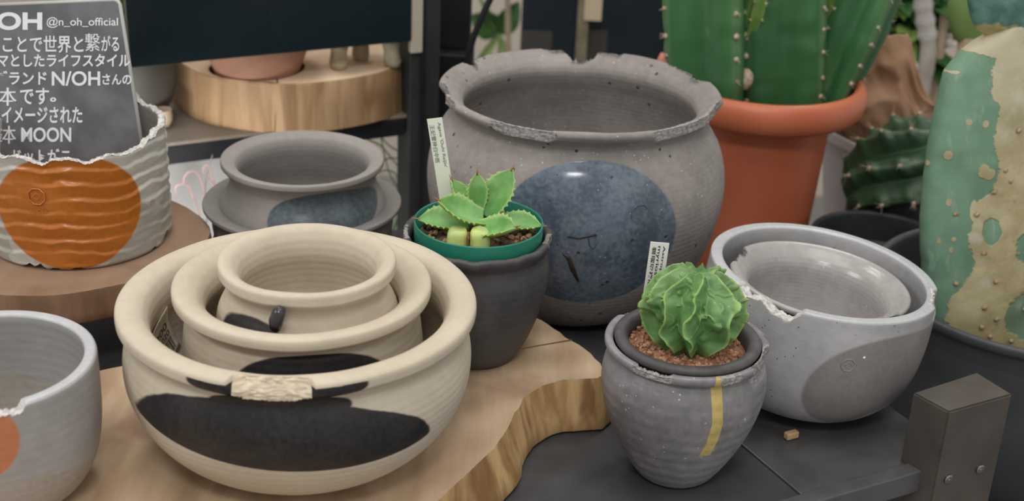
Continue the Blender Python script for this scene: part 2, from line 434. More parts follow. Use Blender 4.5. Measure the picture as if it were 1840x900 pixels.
# ------------------------------------------------------------------ wooden slabs
def slab(name, poly, z0, z1, mt, ms, origin, flare=0.0, seed=0, jag=.002, sub=14):
    """thick wooden slice with an irregular bark side"""
    P = []
    n = len(poly)
    for i in range(n):
        a = Vector(poly[i]); c = Vector(poly[(i + 1) % n]); L = (c - a).length
        k = max(1, int(L / .008))
        for q in range(k): P.append(a.lerp(c, q / k))
    P = [Vector((p.x - origin[0], p.y - origin[1])) for p in P]
    N = len(P); ctr = sum(P, Vector((0, 0))) / N
    nr = []
    for i in range(N):
        t = (P[(i + 1) % N] - P[i - 1]).normalized(); nr.append(Vector((t.y, -t.x)))
    if sum(P[i].cross(P[(i + 1) % N]) for i in range(N)) < 0: nr = [-q for q in nr]
    rows = [(0, -.5), (.06, 0), (.3, .2), (.6, .1), (.9, 0), (1, -.15)]
    V = []; F = []; M = []
    for t, off in rows:
        for i in range(N):
            j = fbm(P[i].x * 50, P[i].y * 50, t * 1.2, seed, 3) * jag
            o = off * .003 + float(j) + flare * (1 - t) ** 1.3
            if t == 1: o = float(fbm(P[i].x * 50, P[i].y * 50, .9 * 1.2, seed, 3) * jag) - .0006
            p = P[i] + nr[i] * o; V.append((p.x, p.y, z0 + (z1 - z0) * t))
    for r in range(len(rows) - 1):
        for i in range(N):
            i2 = (i + 1) % N; F.append((r * N + i, r * N + i2, (r + 1) * N + i2, (r + 1) * N + i)); M.append(1)
    F.append(tuple(range(N))[::-1]); M.append(1)
    F.append(tuple(range((len(rows) - 1) * N, len(rows) * N))); M.append(0)
    o = mesh(name, V, F, [mt, ms], None, (origin[0], origin[1], 0), None, True, M)
    return auto_smooth(o, 50)
T1 = .044
pts = [at_z(u, v, T1) for u, v in ((965, 568), (1028, 612), (1080, 652), (1087, 672), (1075, 680), (1010, 683), (975, 692), (945, 716), (925, 742), (915, 770), (890, 805), (860, 835), (830, 860), (800, 890))]
poly = [(p.x, p.y) for p in pts] + [(-.07, .74), (-.12, .66), (-.30, .62), (-.46, .66), (-.52, .78), (-.47, .87), (-.35, .948), (-.2, 1.03), (-.09, 1.085), (-.01, 1.105)]
s1 = slab('wood_slab', poly, 0.001, T1, m_slab_top, m_slab_side, (-.15, .85), .012, 3)
tag(s1, 'thick pale live-edge wood slab under the nested cream bowls', 'wood slab')
# crack across the slab corner
mb = MB()
pp = [at_z(u, v, T1 + .0002) for u, v in ((936, 627), (968, 621), (998, 616), (1027, 611))]
mb.tube([p - Vector((-.15, .85, 0)) for p in pp], [.0003, .0006, .0007, .0009], 6)
mb.build('crack', simple('crack_dark_wood', (.14, .07, .03), .9), s1)

C2 = (-.40, 1.115)
poly = [(C2[0] + (.12 + .003 * sin(3 * a + 1) + .002 * sin(7 * a)) * cos(a), C2[1] + (.12 + .003 * sin(3 * a + 1)) * sin(a)) for a in np.linspace(0, 2 * pi, 60, endpoint=False)]
s2 = slab('round_wood_slab', poly, .062, .09, m_round_top, m_round_side, C2, .002, 8, .001)
tag(s2, 'round brown wood slab under the orange dotted pot', 'wood slab')
rs = empty('low_stand', (C2[0], C2[1], 0), (0, 0, RZ))
tag(rs, 'low black steel stand raising the round wood slab', 'stand')
mb = MB(); mb.box((0, 0, .0575), (.19, .19, .008), bev=.001); mb.build('top_plate', m_black, rs)
for sx in (-1, 1):
    for sy in (-1, 1):
        mb = MB(); mb.box((sx * .086, sy * .086, .0267), (.014, .014, .0534), bev=.001); mb.build('leg', m_black, rs)
for sx in (-1, 1):
    mb = MB(); mb.box((sx * .086, 0, .012), (.008, .158, .008), bev=.001); mb.build('rail', m_black, rs)

# ------------------------------------------------------------------ cream bowls
def bowl_thing(name, label, cat, loc, rot=(0, 0, 0), group=None):
    return tag(empty(name, loc, rot), label, cat, group)
BLK1, BLK2 = (.014, .013, .014), (.028, .026, .027)
def tearpatch(b):
    # dark dip: broad below the neck, narrower on the lip, level with the photo's front
    d1 = ell(-.012, .063, .0985, .0415, jag=.004, ax=10, cd=.0095, tilt=-.06)(b)
    d2 = ell(-.015, .1165, .0575, .02, jag=.002, ax=10, cd=.0095)(b).max(ell(-.014, .100, .046, .012, jag=.002, ax=10)(b))
    return d1.max(d2) * (b.z + (b.noise(30) - .5) * .003).lt(.1185) * (b.x * b.x + b.y * b.y).sqrt().gt(.1125)
mc1 = ceramic('cream_clay_dark_dip', CREAM1, CREAM2, .72, .35, 1100, dots=[(tearpatch, BLK1, BLK2, .33)])
mc2 = ceramic('cream_clay_oval', CREAM1, CREAM2, .72, .35, 1100, dots=[(ell(.004, .077, .051, .0255, jag=.0015, ax=10), BLK1, BLK2, .6)])
mc3 = ceramic('cream_clay_small_mark', CREAM1, CREAM2, .72, .35, 1100, dots=[(ell(-.037, .080, .0235, .0165, jag=.004, ax=9), BLK1, BLK2, .5)])
CB = (-.1506, .8664, T1)
prof = [(0, 0), (.052, 0), (.06, .001), (.078, .007), (.098, .02), (.1145, .04), (.1225, .06), (.1245, .078), (.1225, .092), (.1195, .1005), (.1195, .1035), (.1220, .1085), (.1250, .1112), (.1265, .1128),
        (.1270, .1145), (.1269, .1190), (.1262, .1207), (.1240, .1220), (.119, .1225), (.113, .1215), (.1078, .1180), (.1046, .112), (.1035, .105), (.1045, .096), (.1085, .082), (.109, .062), (.101, .04), (.085, .022), (.055, .013), (0, .0115)]
def m1(R, Z, T):
    R = R * (1 + wob(T, R, Z, .003, 2)); Z = Z + (Z > .05) * wob(T, R, Z * 0, .0006, 5)
    jag = fbm(np.cos(T) * 50, np.sin(T) * 50, 0 * T, 4)
    w = sector(T + jag * radians(1.), 271, 11.5, 2.5)
    lim = .1255 - .0045 * w + .0006 * jag - np.clip(Z - .112, 0, 1) * .45
    hit = (w > .3) & (R > lim) & (Z > .1045 + .002 * jag + .004 * (1 - w))
    R = np.where(hit, lim + fbm(T * 70, Z * 900, 0 * T, 9) * .0008, R)
    return R, Z, hit * 1.
big = bowl_thing('cream_bowl', 'largest cream bowl with a black dipped patch and chipped front lip', 'bowl', CB, group='nested cream bowls')
lathe('body', prof, [mc1, m_chipc], big, 360, m1)
# price sticker on the inside wall (theta, z) patch
mb = MB(); NS = 12
def inner_r(z): return np.interp(z, [.04, .062, .082, .096, .105], [.101, .109, .1085, .1045, .1035])
def patch(th0, z0, ca, lift, cx, cy):
    # local sticker coordinates -> curved wall
    def fn(x, y):
        X_ = x - cx; Y_ = y - cy
        a = X_ * cos(ca) - Y_ * sin(ca); zz = X_ * sin(ca) + Y_ * cos(ca)
        z = z0 + zz * .93; r = inner_r(z) - lift; th = th0 - a / .108
        return (r * cos(th), r * sin(th), z)
    return fn
SW, SH = .050, .049
fnp = patch(radians(175.2), .068, radians(23), .0016, SW / 2, SH / 2)
V = [fnp(SW * i / NS, SH * j / NS) for j in range(NS + 1) for i in range(NS + 1)]
F = [(j * (NS + 1) + i, j * (NS + 1) + i + 1, (j + 1) * (NS + 1) + i + 1, (j + 1) * (NS + 1) + i) for j in range(NS) for i in range(NS)]
stk = mesh('price_sticker', V, F, simple('sticker_paper', (.66, .58, .47), .6), big); stk['label'] = 'white paper price sticker with barcode'
sm = stk.modifiers.new('thickness', 'SOLIDIFY'); sm.thickness = .0002
fni = patch(radians(175.2), .068, radians(23), .0021, SW / 2, SH / 2)
mb = MB()
text_fit(mb, '(ス)', lambda x, y: fni(x + .008, y + .036), .009, .007, .01)
text_fit(mb, '8200', lambda x, y: fni(x + .020, y + .0270), .026, .0070, .01)
text_fit(mb, '¥9020', lambda x, y: fni(x + .024, y + .0185), .022, .0066, .01)
random.seed(4); xx = .024
while xx < .046:
    wd = random.choice((.0005, .0009, .0014)); mb.add([fni(xx, .004), fni(xx + wd, .004), fni(xx + wd, .0165), fni(xx, .0165)], [(0, 1, 2, 3)]); xx += wd + random.choice((.0006, .001))
mb.build('print', simple('sticker_ink', (.09, .06, .04), .7), stk)

def cream_small(name, label, loc, s, h, belly, mat, mod):
    t = bowl_thing(name, label, 'bowl', loc, group='nested cream bowls')
    r = s
    prof = [(0, 0), (r * .5, 0), (r * .56, .001), (r * .78, h * .13), (r * belly * .97, h * .38), (r * belly, h * .55), (r * belly * .985, h * .68), (r * .905, h * .82), (r * .90, h * .845), (r * .93, h * .885),
            (r * .98, h * .918), (r * .997, h * .932), (r, h * .945), (r, h * .980), (r * .992, h * .992), (r * .97, h), (r * .92, h), (r * .86, h * .985), (r * .795, h * .945), (r * .76, h * .895), (r * .75, h * .83), (r * .80, h * .72), (r * .84, h * .55), (r * .7, h * .3), (r * .4, h * .14), (0, h * .12)]
    return t, lathe('body', prof, mat, t, 256, mod)
def m2(R, Z, T): return R * (1 + wob(T, R, Z, .004, 12)), Z + (Z > .05) * wob(T, R, 0 * Z, .0005, 3), 0 * R
t2, _ = cream_small('cream_bowl', 'middle cream bowl with a black oval, nested between two others', (-.1489, .876, T1 + .0122), .0922, .1180, .945, mc2, m2)
def m3(R, Z, T): return R * (1 + wob(T, R, Z, .004, 22)), Z + (Z > .05) * wob(T, R, 0 * Z, .0005, 8), 0 * R
t3, _ = cream_small('cream_bowl', 'smallest cream bowl, topmost of the nest, with a small black mark', (-.1452, .876, T1 + .0272), .0632, .1208, 1.04, mc3, m3)
# glossy glaze drip on the small bowl
pw = Vector((-.1452, .876, T1 + .0272)); base = at_y(499, 568, .876 - .0655) - pw
mb = MB(); P0 = base
mb.tube([P0 + Vector((-.002, 0.002, -.010)), P0 + Vector((-.001, -.001, -.003)), P0 + Vector((.001, -.0015, .003)), P0 + Vector((.003, -.001, .007))], [.0040, .0052, .0046, .0030], 9)
mb.build('glaze_drip', simple('gloss_black_glaze', (.03, .027, .032), .18), t3, True)

# ------------------------------------------------------------------ big grey pot
mbig = ceramic('rough_grey_clay_blue_moon', (.215, .195, .184), (.30, .272, .257), .78, .3, 1300, speck=(.55, .53, .5), pit=1, grain=.3,
               dots=[(ell(.0135, .119, .0795, .0685, jag=.002, ax=-2.7), (.06, .08, .11), (.13, .165, .21), .17)], spec=.45)
prof = [(0, 0), (.072, 0), (.079, .002), (.105, .021), (.128, .056), (.1395, .092), (.1435, .125), (.140, .152), (.131, .174), (.1225, .186), (.1195, .1915), (.1215, .1965), (.126, .2015),
        (.131, .2060), (.1335, .2095), (.1336, .2125), (.1315, .2145), (.127, .2135), (.121, .210), (.115, .2055), (.1112, .2005), (.1105, .195), (.114, .186), (.122, .172), (.131, .148), (.134, .12), (.129, .088), (.112, .048), (.07, .018), (0, .014)]
def mbp(R, Z, T):
    R = R * (1 + wob(T, R, Z, .003, 31)); Z = Z + (Z > .17) * (fbm(np.cos(T) * 2, np.sin(T) * 2, 0 * T, 6) * .0012)
    r = .1336
    return chips(R, Z, T, [(88, 7, .0195, .0075, r), (98, 7, .010, 0, r), (77, 8, .010, 0, r), (147, 3, .017, .003, r), (140, 5, .005, 0, r), (189, 7, .0085, .002, r), (203, 5, .006, .003, r), (246, 12, .0065, .003, r), (318, 20, .006, .002, r), (344, 8, .007, .003, r),
                           (23, 4.5, .013, 0, r), (33, 8, .008, 0, r), (44, 3, .005, 0, r)], .1115, .2145, 33)
bp = bowl_thing('clay_pot', 'big rough grey pot with a shiny blue moon and broken rim', 'pot', (.0581, 1.2333, .0005))
bo = lathe('body', prof, [mbig, m_chip], bp, 420, mbp)
def big_r(z): return float(np.interp(z, [.021, .056, .092, .125, .152, .174], [.105, .128, .1395, .1435, .140, .131]))
def on_wall(pot, rfun, u, v, lift=.0005):
    """point on a turned wall seen at the given place of the photo, in the pot's own space"""
    M = Matrix.Translation(pot.location) @ pot.rotation_euler.to_matrix().to_4x4(); Mi = M.inverted()
    o = Mi @ CAM; d = Mi.to_3x3() @ ray(u, v)
    t = .6
    for _ in range(6000):
        p = o + d * t
        if 0 < p.z < .25 and sqrt(p.x**2 + p.y**2) < rfun(p.z) + lift: return p
        t += .0004
    return p
dk = simple('dark_kiln_crack', (.018, .014, .011), .5)
for k, line in enumerate((((1020, 425), (1040, 428), (1058, 424), (1072, 422)), ((1057, 425), (1059, 440), (1066, 447), (1073, 436)), ((1008, 453), (1022, 462), (1030, 485), (1044, 514)), ((1074, 502), (1080, 490)))):
    mb = MB(); P = [on_wall(bp, big_r, u, v, .0003) for u, v in line]
    mb.tube(P, [.0008] + [(.0011 if k != 2 else .0026)] * (len(P) - 2) + [.0009], 8)
    o = mb.build('kiln_crack', dk, bp, True)
def stamp(pot, rfun, u, v, s, mat, txt=True):
    """maker's stamp: an eight-sided ring and a short row of letters pressed on the wall"""
    c = on_wall(pot, rfun, u, v, .0002); n = Vector((c.x, c.y, 0)).normalized(); tx = Vector((-n.y, n.x, 0)); tz = Vector((0, 0, 1))
    def f(x, y, l=.0004):
        z = c.z + y; th = atan2(c.y, c.x) + x / max(rfun(c.z), .01); r = rfun(z) + l
        return Vector((r * cos(th), r * sin(th), z))
    mb = MB(); P = [f(s * cos(pi / 8 + k * pi / 4), s * sin(pi / 8 + k * pi / 4)) for k in range(9)]
    mb.tube(P, s * .09, 8, cap=False)
    mb.tube([f(-s * .5, 0), f(0, s * .45), f(s * .5, 0), f(0, -s * .45), f(-s * .5, 0)], s * .05, 6, cap=False)
    if txt: text_fit(mb, 'N/OH', lambda x, y: f(x - s * .9, y - s * 2.0, .0006), s * 1.8, s * .5, .02)
    return mb.build('maker_stamp', mat, pot, True)
stamp(bp, big_r, 1150, 385, .009, simple('stamped_blue_glaze', (.055, .075, .105), .25))

# ------------------------------------------------------------------ tilted grey bowls on the right
TILT = radians(5.2)
rimc = Vector((.2653, 1.0493, .1221)); Rt = Matrix.Rotation(TILT, 3, 'Y'); hG = .1178
gl = rimc - Rt @ Vector((0, 0, hG))
GL1, GL2 = (.33, .328, .332), (.42, .415, .42)
def gdot(b): return ell(.066, .055, .063, .050, jag=.0015, ax=-14, soft=.002, tilt=.08)(b) * (1 - ell(.066, .018, .02, .009, jag=.002, ax=-14, tilt=.5)(b))
mg1 = ceramic('pale_grey_glaze_bare_dot', GL1, GL2, .34, .07, 1900, dots=[(lambda b: (b.z + (b.noise(40) - .5) * .001).gt(.1158), (.40, .41, .425), (.47, .48, .495), .3), (gdot, (.19, .178, .17), (.23, .215, .205), .42)], spec=.5, speck=(.12, .11, .11))
gb = bowl_thing('glazed_bowl', 'large pale grey bowl with a bare dark dot and chipped rim', 'bowl', gl, (0, TILT, 0))
prof = [(0, 0), (.046, 0), (.051, .001), (.068, .0075), (.084, .023), (.0935, .044), (.0972, .068), (.0975, .092), (.0968, .109), (.0967, .1150), (.0965, .1166), (.0958, .1176), (.0925, .1178), (.0885, .1177), (.0868, .1168), (.0862, .1145), (.0862, .108), (.0868, .09), (.0865, .068), (.082, .045), (.07, .024), (.045, .0135), (0, .0125)]
def mgb(R, Z, T):
    R = R * (1 + wob(T, R, Z, .0025, 41))
    dg = np.degrees(T); rg = fbm(np.cos(T) * 40, np.sin(T) * 40, 0 * T, 44, 3)
    dz_ = np.interp(dg, [212, 214, 218, 224, 228, 233, 236, 244, 247, 249.5], [0, .004, .007, .0045, .0032, .008, .0105, .0108, .006, 0])
    zl_ = np.where(dz_ > .0004, .1178 - dz_ + .0010 * rg, 9.)
    hz_ = Z > zl_; R2 = R; Z2 = np.where(hz_, zl_ + fbm(T * 60, R * 900, 0 * T, 46) * .0006, Z); m = hz_ * 1.
    jag = fbm(np.cos(T) * 50, np.sin(T) * 50, 0 * T, 47); w = sector(T + jag * radians(1), 342, 11, 1)
    lim = .0968 - .0045 * w; hit = (w > .3) & (R2 > .0895) & (Z2 > .105)
    R2 = np.where(hit & (R2 > lim), lim + fbm(T * 90, Z * 900, 0 * T, 3) * .0009, R2); Z2 = np.where(hit, Z2 + fbm(T * 90, R * 900, 0 * T, 3) * .001, Z2)
    return R2, Z2, np.maximum(m, hit * 1.)
lathe('body', prof, [mg1, m_chipw], gb, 360, mgb)
def g_r(z): return float(np.interp(z, [.001, .0075, .023, .044, .068, .092, .115], [.051, .068, .084, .0935, .0972, .0975, .0966]))
stamp(gb, g_r, 1524, 656, .0058, simple('raised_grey_clay', (.24, .225, .215), .35))
mb = MB(); p = on_wall(gb, g_r, 1553, 642, .0002); mb.tube([p - p * .002, p + Vector((p.x, p.y, 0)) * .004], [.0013, .0009], 10); mb.build('glaze_drop', simple('white_glaze', (.8, .79, .77), .3), gb, True)
mg2 = ceramic('grey_gloss_glaze', (.31, .295, .285), (.40, .385, .375), .22, .2, 1700, spec=.55, speck=(.55, .54, .52))
gi = bowl_thing('glazed_bowl', 'smaller glossy grey bowl with flared lip, inside the large pale grey bowl', 'bowl', gl + Rt @ Vector((-.001, 0, .0128)), (0, TILT, 0))
s = .0768
prof = [(0, 0), (.036, 0), (.041, .001), (.054, .012), (.0625, .034), (.064, .056), (.0625, .074), (.0625, .078), (.067, .084), (.073, .0885), (.0765, .0915), (.0768, .0945), (.075, .096), (.071, .0948), (.066, .091), (.0615, .0865), (.0588, .081), (.0578, .075), (.0585, .056), (.0565, .036), (.048, .017), (.03, .011), (0, .0105)]
def mgi(R, Z, T):
    R = R * (1 + wob(T, R, Z, .0025, 51))
    return chips(R, Z, T, [(150, 6, .008, 0, s), (162, 8, .005, 0, s), (304, 13, .004, .002, s)], .0625, .096, 55)
lathe('body', prof, [mg2, m_chip], gi, 300, mgi)
def inner_sticker(pot, rfun, th, z, w, h, name_mat, ang=.5):
    mb = MB(); n = 8
    def f(i, j):
        x = (i / n - .5) * w; y = (j / n - .5) * h
        a = x * cos(ang) - y * sin(ang); zz = z + x * sin(ang) + y * cos(ang); r = rfun(zz) - .0012; t = th - a / r
        return (r * cos(t), r * sin(t), zz)
    V = [f(i, j) for j in range(n + 1) for i in range(n + 1)]
    F = [(j * (n + 1) + i, j * (n + 1) + i + 1, (j + 1) * (n + 1) + i + 1, (j + 1) * (n + 1) + i) for j in range(n) for i in range(n)]
    o = mesh('price_sticker', V, F, name_mat, pot); o['label'] = 'pale blank side of a price sticker'
    m = o.modifiers.new('thickness', 'SOLIDIFY'); m.thickness = .0002; return o
m_stick = simple('grey_sticker_paper', (.34, .34, .34), .5)
inner_sticker(gb, lambda z: float(np.interp(z, [.045, .068, .09, .108], [.082, .0865, .0868, .0862])), radians(196), .094, .026, .02, m_stick, .6)
inner_sticker(gi, lambda z: float(np.interp(z, [.017, .036, .056, .075], [.048, .0565, .0585, .0578])), radians(204), .044, .024, .018, m_stick, .1)
mb = MB(); q = at_z(1422, 781, .003); mb.box(q, (.012, .006, .006), (AX, BX, ZX), bev=.001)
wd = mb.build('wood_chip', simple('pale_wood_chip', (.52, .36, .2), .7, c2=(.42, .28, .15)), None); tag(wd, 'tiny pale wood chip lying in front of the tilted grey bowl', 'wood chip')

# ------------------------------------------------------------------ dark pot with the green grow pot
mdark = ceramic('charcoal_clay', (.050, .049, .049), (.080, .077, .075), .5, .3, 900, spec=.4)
ag = bowl_thing('clay_pot', 'dark charcoal pot with a worn bumpy rim holding the green plastic pot', 'pot', (-.0294, 1.021, T1))
hA = .1105
prof = [(0, 0), (.032, 0), (.036, .0015), (.045, .016), (.0545, .042), (.0595, .066), (.0603, .082), (.0585, .094), (.0582, .098), (.0605, .1025), (.0624, .1065), (.0622, .1095), (.060, .111), (.0575, .1105), (.0552, .108), (.0545, .103), (.055, .09), (.0545, .066), (.049, .04), (.04, .02), (.025, .011), (0, .0105)]
def mag(R, Z, T):
    R = R * (1 + wob(T, R, Z, .004, 61)); lip = np.clip((Z - .095) / .01, 0, 1)
    R = R + lip * fbm(np.cos(T) * 5, np.sin(T) * 5, 0 * T, 66) * .0005
    Z = Z + lip * fbm(np.cos(T) * 6, np.sin(T) * 6, 0 * T, 63) * .0007
    return chips(R, Z, T, [(352, 9, .003, .002, .0622), (20, 8, .0035, 0, .0622), (185, 14, .0025, .001, .0622)], .0555, .111, 62)
lathe('body', prof, [mdark, ceramic('worn_charcoal_clay', (.16, .145, .13), (.30, .28, .25), .6, .3, 900)], ag, 300, mag)
gp = bowl_thing('potted_agave', 'small pale green agave in a green plastic pot', 'potted plant', (-.0282, 1.02, .068))
zt = .0967
lathe('grow_pot', [(0, 0), (.036, 0), (.0375, .001), (.0505, .0715), (.0516, .0722), (.0524, .0735), (.0530, zt - .001), (.0528, zt), (.0519, zt), (.0512, zt - .001), (.0502, .0735), (.0365, .003), (0, .003)], m_green_plastic, gp, 160, None, 0)
b = B('agave_soil'); b.set(base=b.mix(b.noise(120).ss(.4, .6), (.05, .032, .02), (.13, .085, .05)), rough=.95); b.bump(b.noise(260), 1, .003)
def surf(R, Z, T): return R, Z + fbm(R * np.cos(T) * 140, R * np.sin(T) * 140, 0 * Z, 3) * .0014, 0 * R
lathe('soil', [(0, .075), (.049, .075), (.0492, .084), (.045, .0855), (.035, .086), (.02, .0865), (0, .087)], b.m, gp, 120, surf, 4)
def rocks(name, parent, cx, cy, r0, r1, z, n, s0, s1, mats, seed, zf=None):
    random.seed(seed); mb = MB()
    for i in range(n):
        a = random.random() * 2 * pi; r = sqrt(random.uniform(r0 * r0, r1 * r1)); s = random.uniform(s0, s1)
        bm = bmesh.new(); bmesh.ops.create_icosphere(bm, subdivisions=1, radius=s)
        M = Matrix.Rotation(random.random() * 6, 3, 'Z') @ Matrix.Rotation(random.random() * 6, 3, 'X')
        sc = (random.uniform(.7, 1.2), random.uniform(.7, 1.1), random.uniform(.6, .95))
        V = []
        for v in bm.verts:
            c = M @ Vector([v.co[k] * sc[k] * random.uniform(.85, 1.12) for k in range(3)])
            V.append((cx + r * cos(a) + c.x, cy + r * sin(a) + c.y, z + (zf(r) if zf else 0) + c.z + random.uniform(-.3, .35) * s))
        bm.verts.index_update(); F = [tuple(v.index for v in f.verts) for f in bm.faces]; bm.free()
        mb.add(V, F, random.randrange(len(mats)))
    o = mb.build(name, mats, parent, False); o['kind'] = 'stuff'; return o
tan = [simple('tan_gravel', (.36, .21, .12), .9, bump=.4, bscale=400), simple('brown_gravel', (.26, .14, .08), .9, bump=.4, bscale=400), simple('pale_gravel', (.48, .31, .19), .9, bump=.4, bscale=400)]
rocks('gravel', gp, 0, 0, .012, .045, .0875, 150, .0018, .0045, [tan[0], tan[1], simple('dark_gravel', (.07, .045, .03), .95)], 4)

b = B('agave_leaf')
e = b.attr('edge'); u = b.attr('under')
col = b.mix(b.noise(45, 4).ss(.35, .65), (.10, .28, .065), (.21, .41, .15))
col = b.mix(e.ss(.75, 1) * .6, col, (.42, .55, .20))
col = b.mix(u * .8, col, (.30, .50, .05))
b.set(base=col, rough=.5, spec=.35, sss=.08); b.bump(b.noise(300), .08, .0005)
m_leaf = b.m
m_spine = simple('leaf_spine', (.33, .12, .06), .5)
def agave_leaf(parent, base, az, pitch, L, Wd, curl=.25, droop=0.0, roll=0.0):
    """thick channelled leaf with toothed edges and a dark end spine"""
    az = radians(az); p0 = radians(pitch); nu, nv = 40, 12
    d = Vector((cos(az), sin(az), 0)); sd = Vector((-sin(az), cos(az), 0)); P = Vector(base); C = []
    for i in range(nu + 1):
        t = i / nu; an = p0 + (droop * (t - .3)); dirv = d * cos(an) + ZX * sin(an); up = ZX * cos(an) - d * sin(an)
        r_ = roll; s2 = sd * cos(r_) + up * sin(r_); u2 = up * cos(r_) - sd * sin(r_)
        C.append((P.copy(), dirv, s2, u2)); P = P + dirv * (L / nu)
    V = []; E = []; U = []
    for side in (0, 1):
        for i in range(nu + 1):
            t = i / nu; c, dv, s2, u2 = C[i]
            w = Wd * .5 * (np.interp(t, [0, .15, .4, .6, .75, .88, .96, 1], [.62, .72, .95, 1, .80, .46, .17, .03]))
            for j in range(nv + 1):
                q = j / nv * 2 - 1; tooth = 0
                if abs(q) > .99 and .18 < t < .92: tooth = .11 * Wd * max(0, 1 - abs(((t * 9) % 1) - .5) * 4)
                x = w * q + (tooth if q > 0 else -tooth)
                th = Wd * .26 * (1 - abs(q) ** 2.5) * (1 - t * .75) + .0007
                h = curl * w * (abs(q) ** 1.8) * 1.1 + (0 if side == 0 else -th)
                V.append(c + s2 * x + u2 * h); E.append(abs(q)); U.append(side * min(1, 1.8 * (1 - t)))
    n1 = (nu + 1) * (nv + 1); F = []
    for i in range(nu):
        for j in range(nv):
            a = i * (nv + 1) + j; F.append((a, a + 1, a + nv + 2, a + nv + 1)); k = a + n1; F.append((k, k + nv + 1, k + nv + 2, k + 1))
        for j, fl in ((0, 0), (nv, 1)):
            a = i * (nv + 1) + j; c_ = a + nv + 1; F.append((a, c_, c_ + n1, a + n1) if fl == 0 else (a, a + n1, c_ + n1, c_))
    F.append(tuple([j for j in range(nv + 1)] + [n1 + j for j in range(nv, -1, -1)])[::-1])
    o = mesh('leaf', V, F, m_leaf, parent)
    for nm, dat in (('edge', E), ('under', U)):
        at = o.data.attributes.new(nm, 'FLOAT', 'POINT'); at.data.foreach_set('value', np.array(dat, np.float32))
    tip, dv = C[-1][0], C[-1][1]
    mb = MB(); mb.tube([tip - dv * .002, tip + dv * .0012, tip + dv * .005], [.0008, .0007, .0001], 8); mb.build('spine', m_spine, o, True)
    return o
bz = .088
for (bx, by, dz, az, pitch, L, Wd, curl, droop, roll) in (
        (-.002, .008, .012, 100, 78, .034, .017, .5, .2, 0),
        (.006, .006, .010, 28, 58, .045, .027, .45, .25, .5),
        (.004, -.004, .012, 200, 24, .044, .027, .4, .35, -.5),
        (-.008, 0, .004, 184, 6, .042, .025, .55, .1, -.35),
        (-.004, -.010, .005, 322, 16, .047, .025, .5, .35, .45),
        (.012, .002, .005, 356, 4, .040, .022, .5, -.1, .3),
        (-.006, .008, .010, 150, 50, .034, .02, .4, .2, 0),
        (.004, .012, .008, 78, 45, .034, .02, .4, .2, 0)):
    agave_leaf(gp, (bx, by, bz + dz), az, pitch, L, Wd, curl, droop, roll)
# cut leaf base at the front of the plant
b = B('cut_leaf_base'); b.set(base=b.mix(b.noise(70).ss(.35, .65), (.50, .55, .16), (.40, .52, .20)), rough=.45, sss=.08)
mb = MB()
for sx in (-1, 1):
    V = []; nA, nB = 16, 8
    for j in range(nB + 1):
        t = j / nB; w = .0088 * (1 - .12 * t) * (1 if j < nB else .8); dd = .0105 * (1 - .25 * t) * (1 if j < nB else .8)
        for i in range(nA):
            a = 2 * pi * i / nA; x = w * np.sign(cos(a)) * abs(cos(a)) ** .6; y = dd * np.sign(sin(a)) * abs(sin(a)) ** .6
            V.append((sx * .0084 - .007 + x + sx * .001 * sin(t * 3), -.026 + y, bz - .010 + .0215 * t + .0015 * (1 - abs(x) / w) * (j == nB)))
    F = [(j * nA + i, j * nA + (i + 1) % nA, (j + 1) * nA + (i + 1) % nA, (j + 1) * nA + i) for j in range(nB) for i in range(nA)] + [tuple(range(nA))[::-1], tuple(range(nB * nA, nB * nA + nA))]
    mb.add(V, F)
cl = mb.build('cut_leaf', b.m, gp, True); cl['label'] = 'yellow-green cut leaf base'
mb = MB(); mb.tube([(-.007, -.0365, bz - .008), (-.007, -.035, bz + .008), (-.007, -.031, bz + .012)], .0008, 6); mb.build('scar_line', simple('brown_scar', (.18, .07, .03), .7), cl)

def plant_tag(name, label, quad_uv, y, mat, thick=.0007, ink=None, lines=(), down=.02):
    """thin plastic label standing in the soil; lines = (text, x0, x1, y0, y1) running down its length"""
    tl_, tr_, br_, bl_ = [at_y(u, v, yy) for (u, v), yy in zip(quad_uv, y)]
    ex = (tr_ - tl_); ey = ((bl_ - tl_) + (br_ - tr_)) / 2; w = ex.length; L = ey.length
    ex.normalize(); ey.normalize(); ex = (ex - ey * ex.dot(ey)).normalized(); n = ex.cross(ey)
    if n.y > 0: n = -n
    o0 = tl_
    t = empty(name, o0 + ey * (L + down)); tag(t, label, 'plant label')
    inv = o0 + ey * (L + down)
    mb = MB(); mb.box(o0 + ex * w / 2 + ey * (L + down) / 2 - inv, (w, L + down, thick), (ex, ey, n), bev=thick * .3)
    mb.build('label_plate', mat, t)
    mb = MB()
    for (txt, a0, a1, c0, c1) in lines:
        # reading downwards: text x -> ey, text y -> ex
        text_fit(mb, txt, lambda x, yv: o0 + ey * (L * a0 + x) + ex * (w * c0 + yv) + n * (thick * .75) - inv, L * (a1 - a0), w * (c1 - c0), .012)
    mb.build('print', m_ink if ink is None else ink, t)
    return t
plant_tag('plant_label', 'tall pale plant label standing behind the agave', ((767, 214), (794, 209), (819, 366), (791, 370)), (1.048, 1.048, 1.042, 1.042), simple('pale_label_plastic', (.62, .66, .56), .5),
          ink=simple('grey_print', (.16, .17, .15), .6), lines=(("Agave 'Ouhi Raijin'", .05, .56, .60, .86), ('王妃雷神白中斑', .07, .50, .10, .42)))

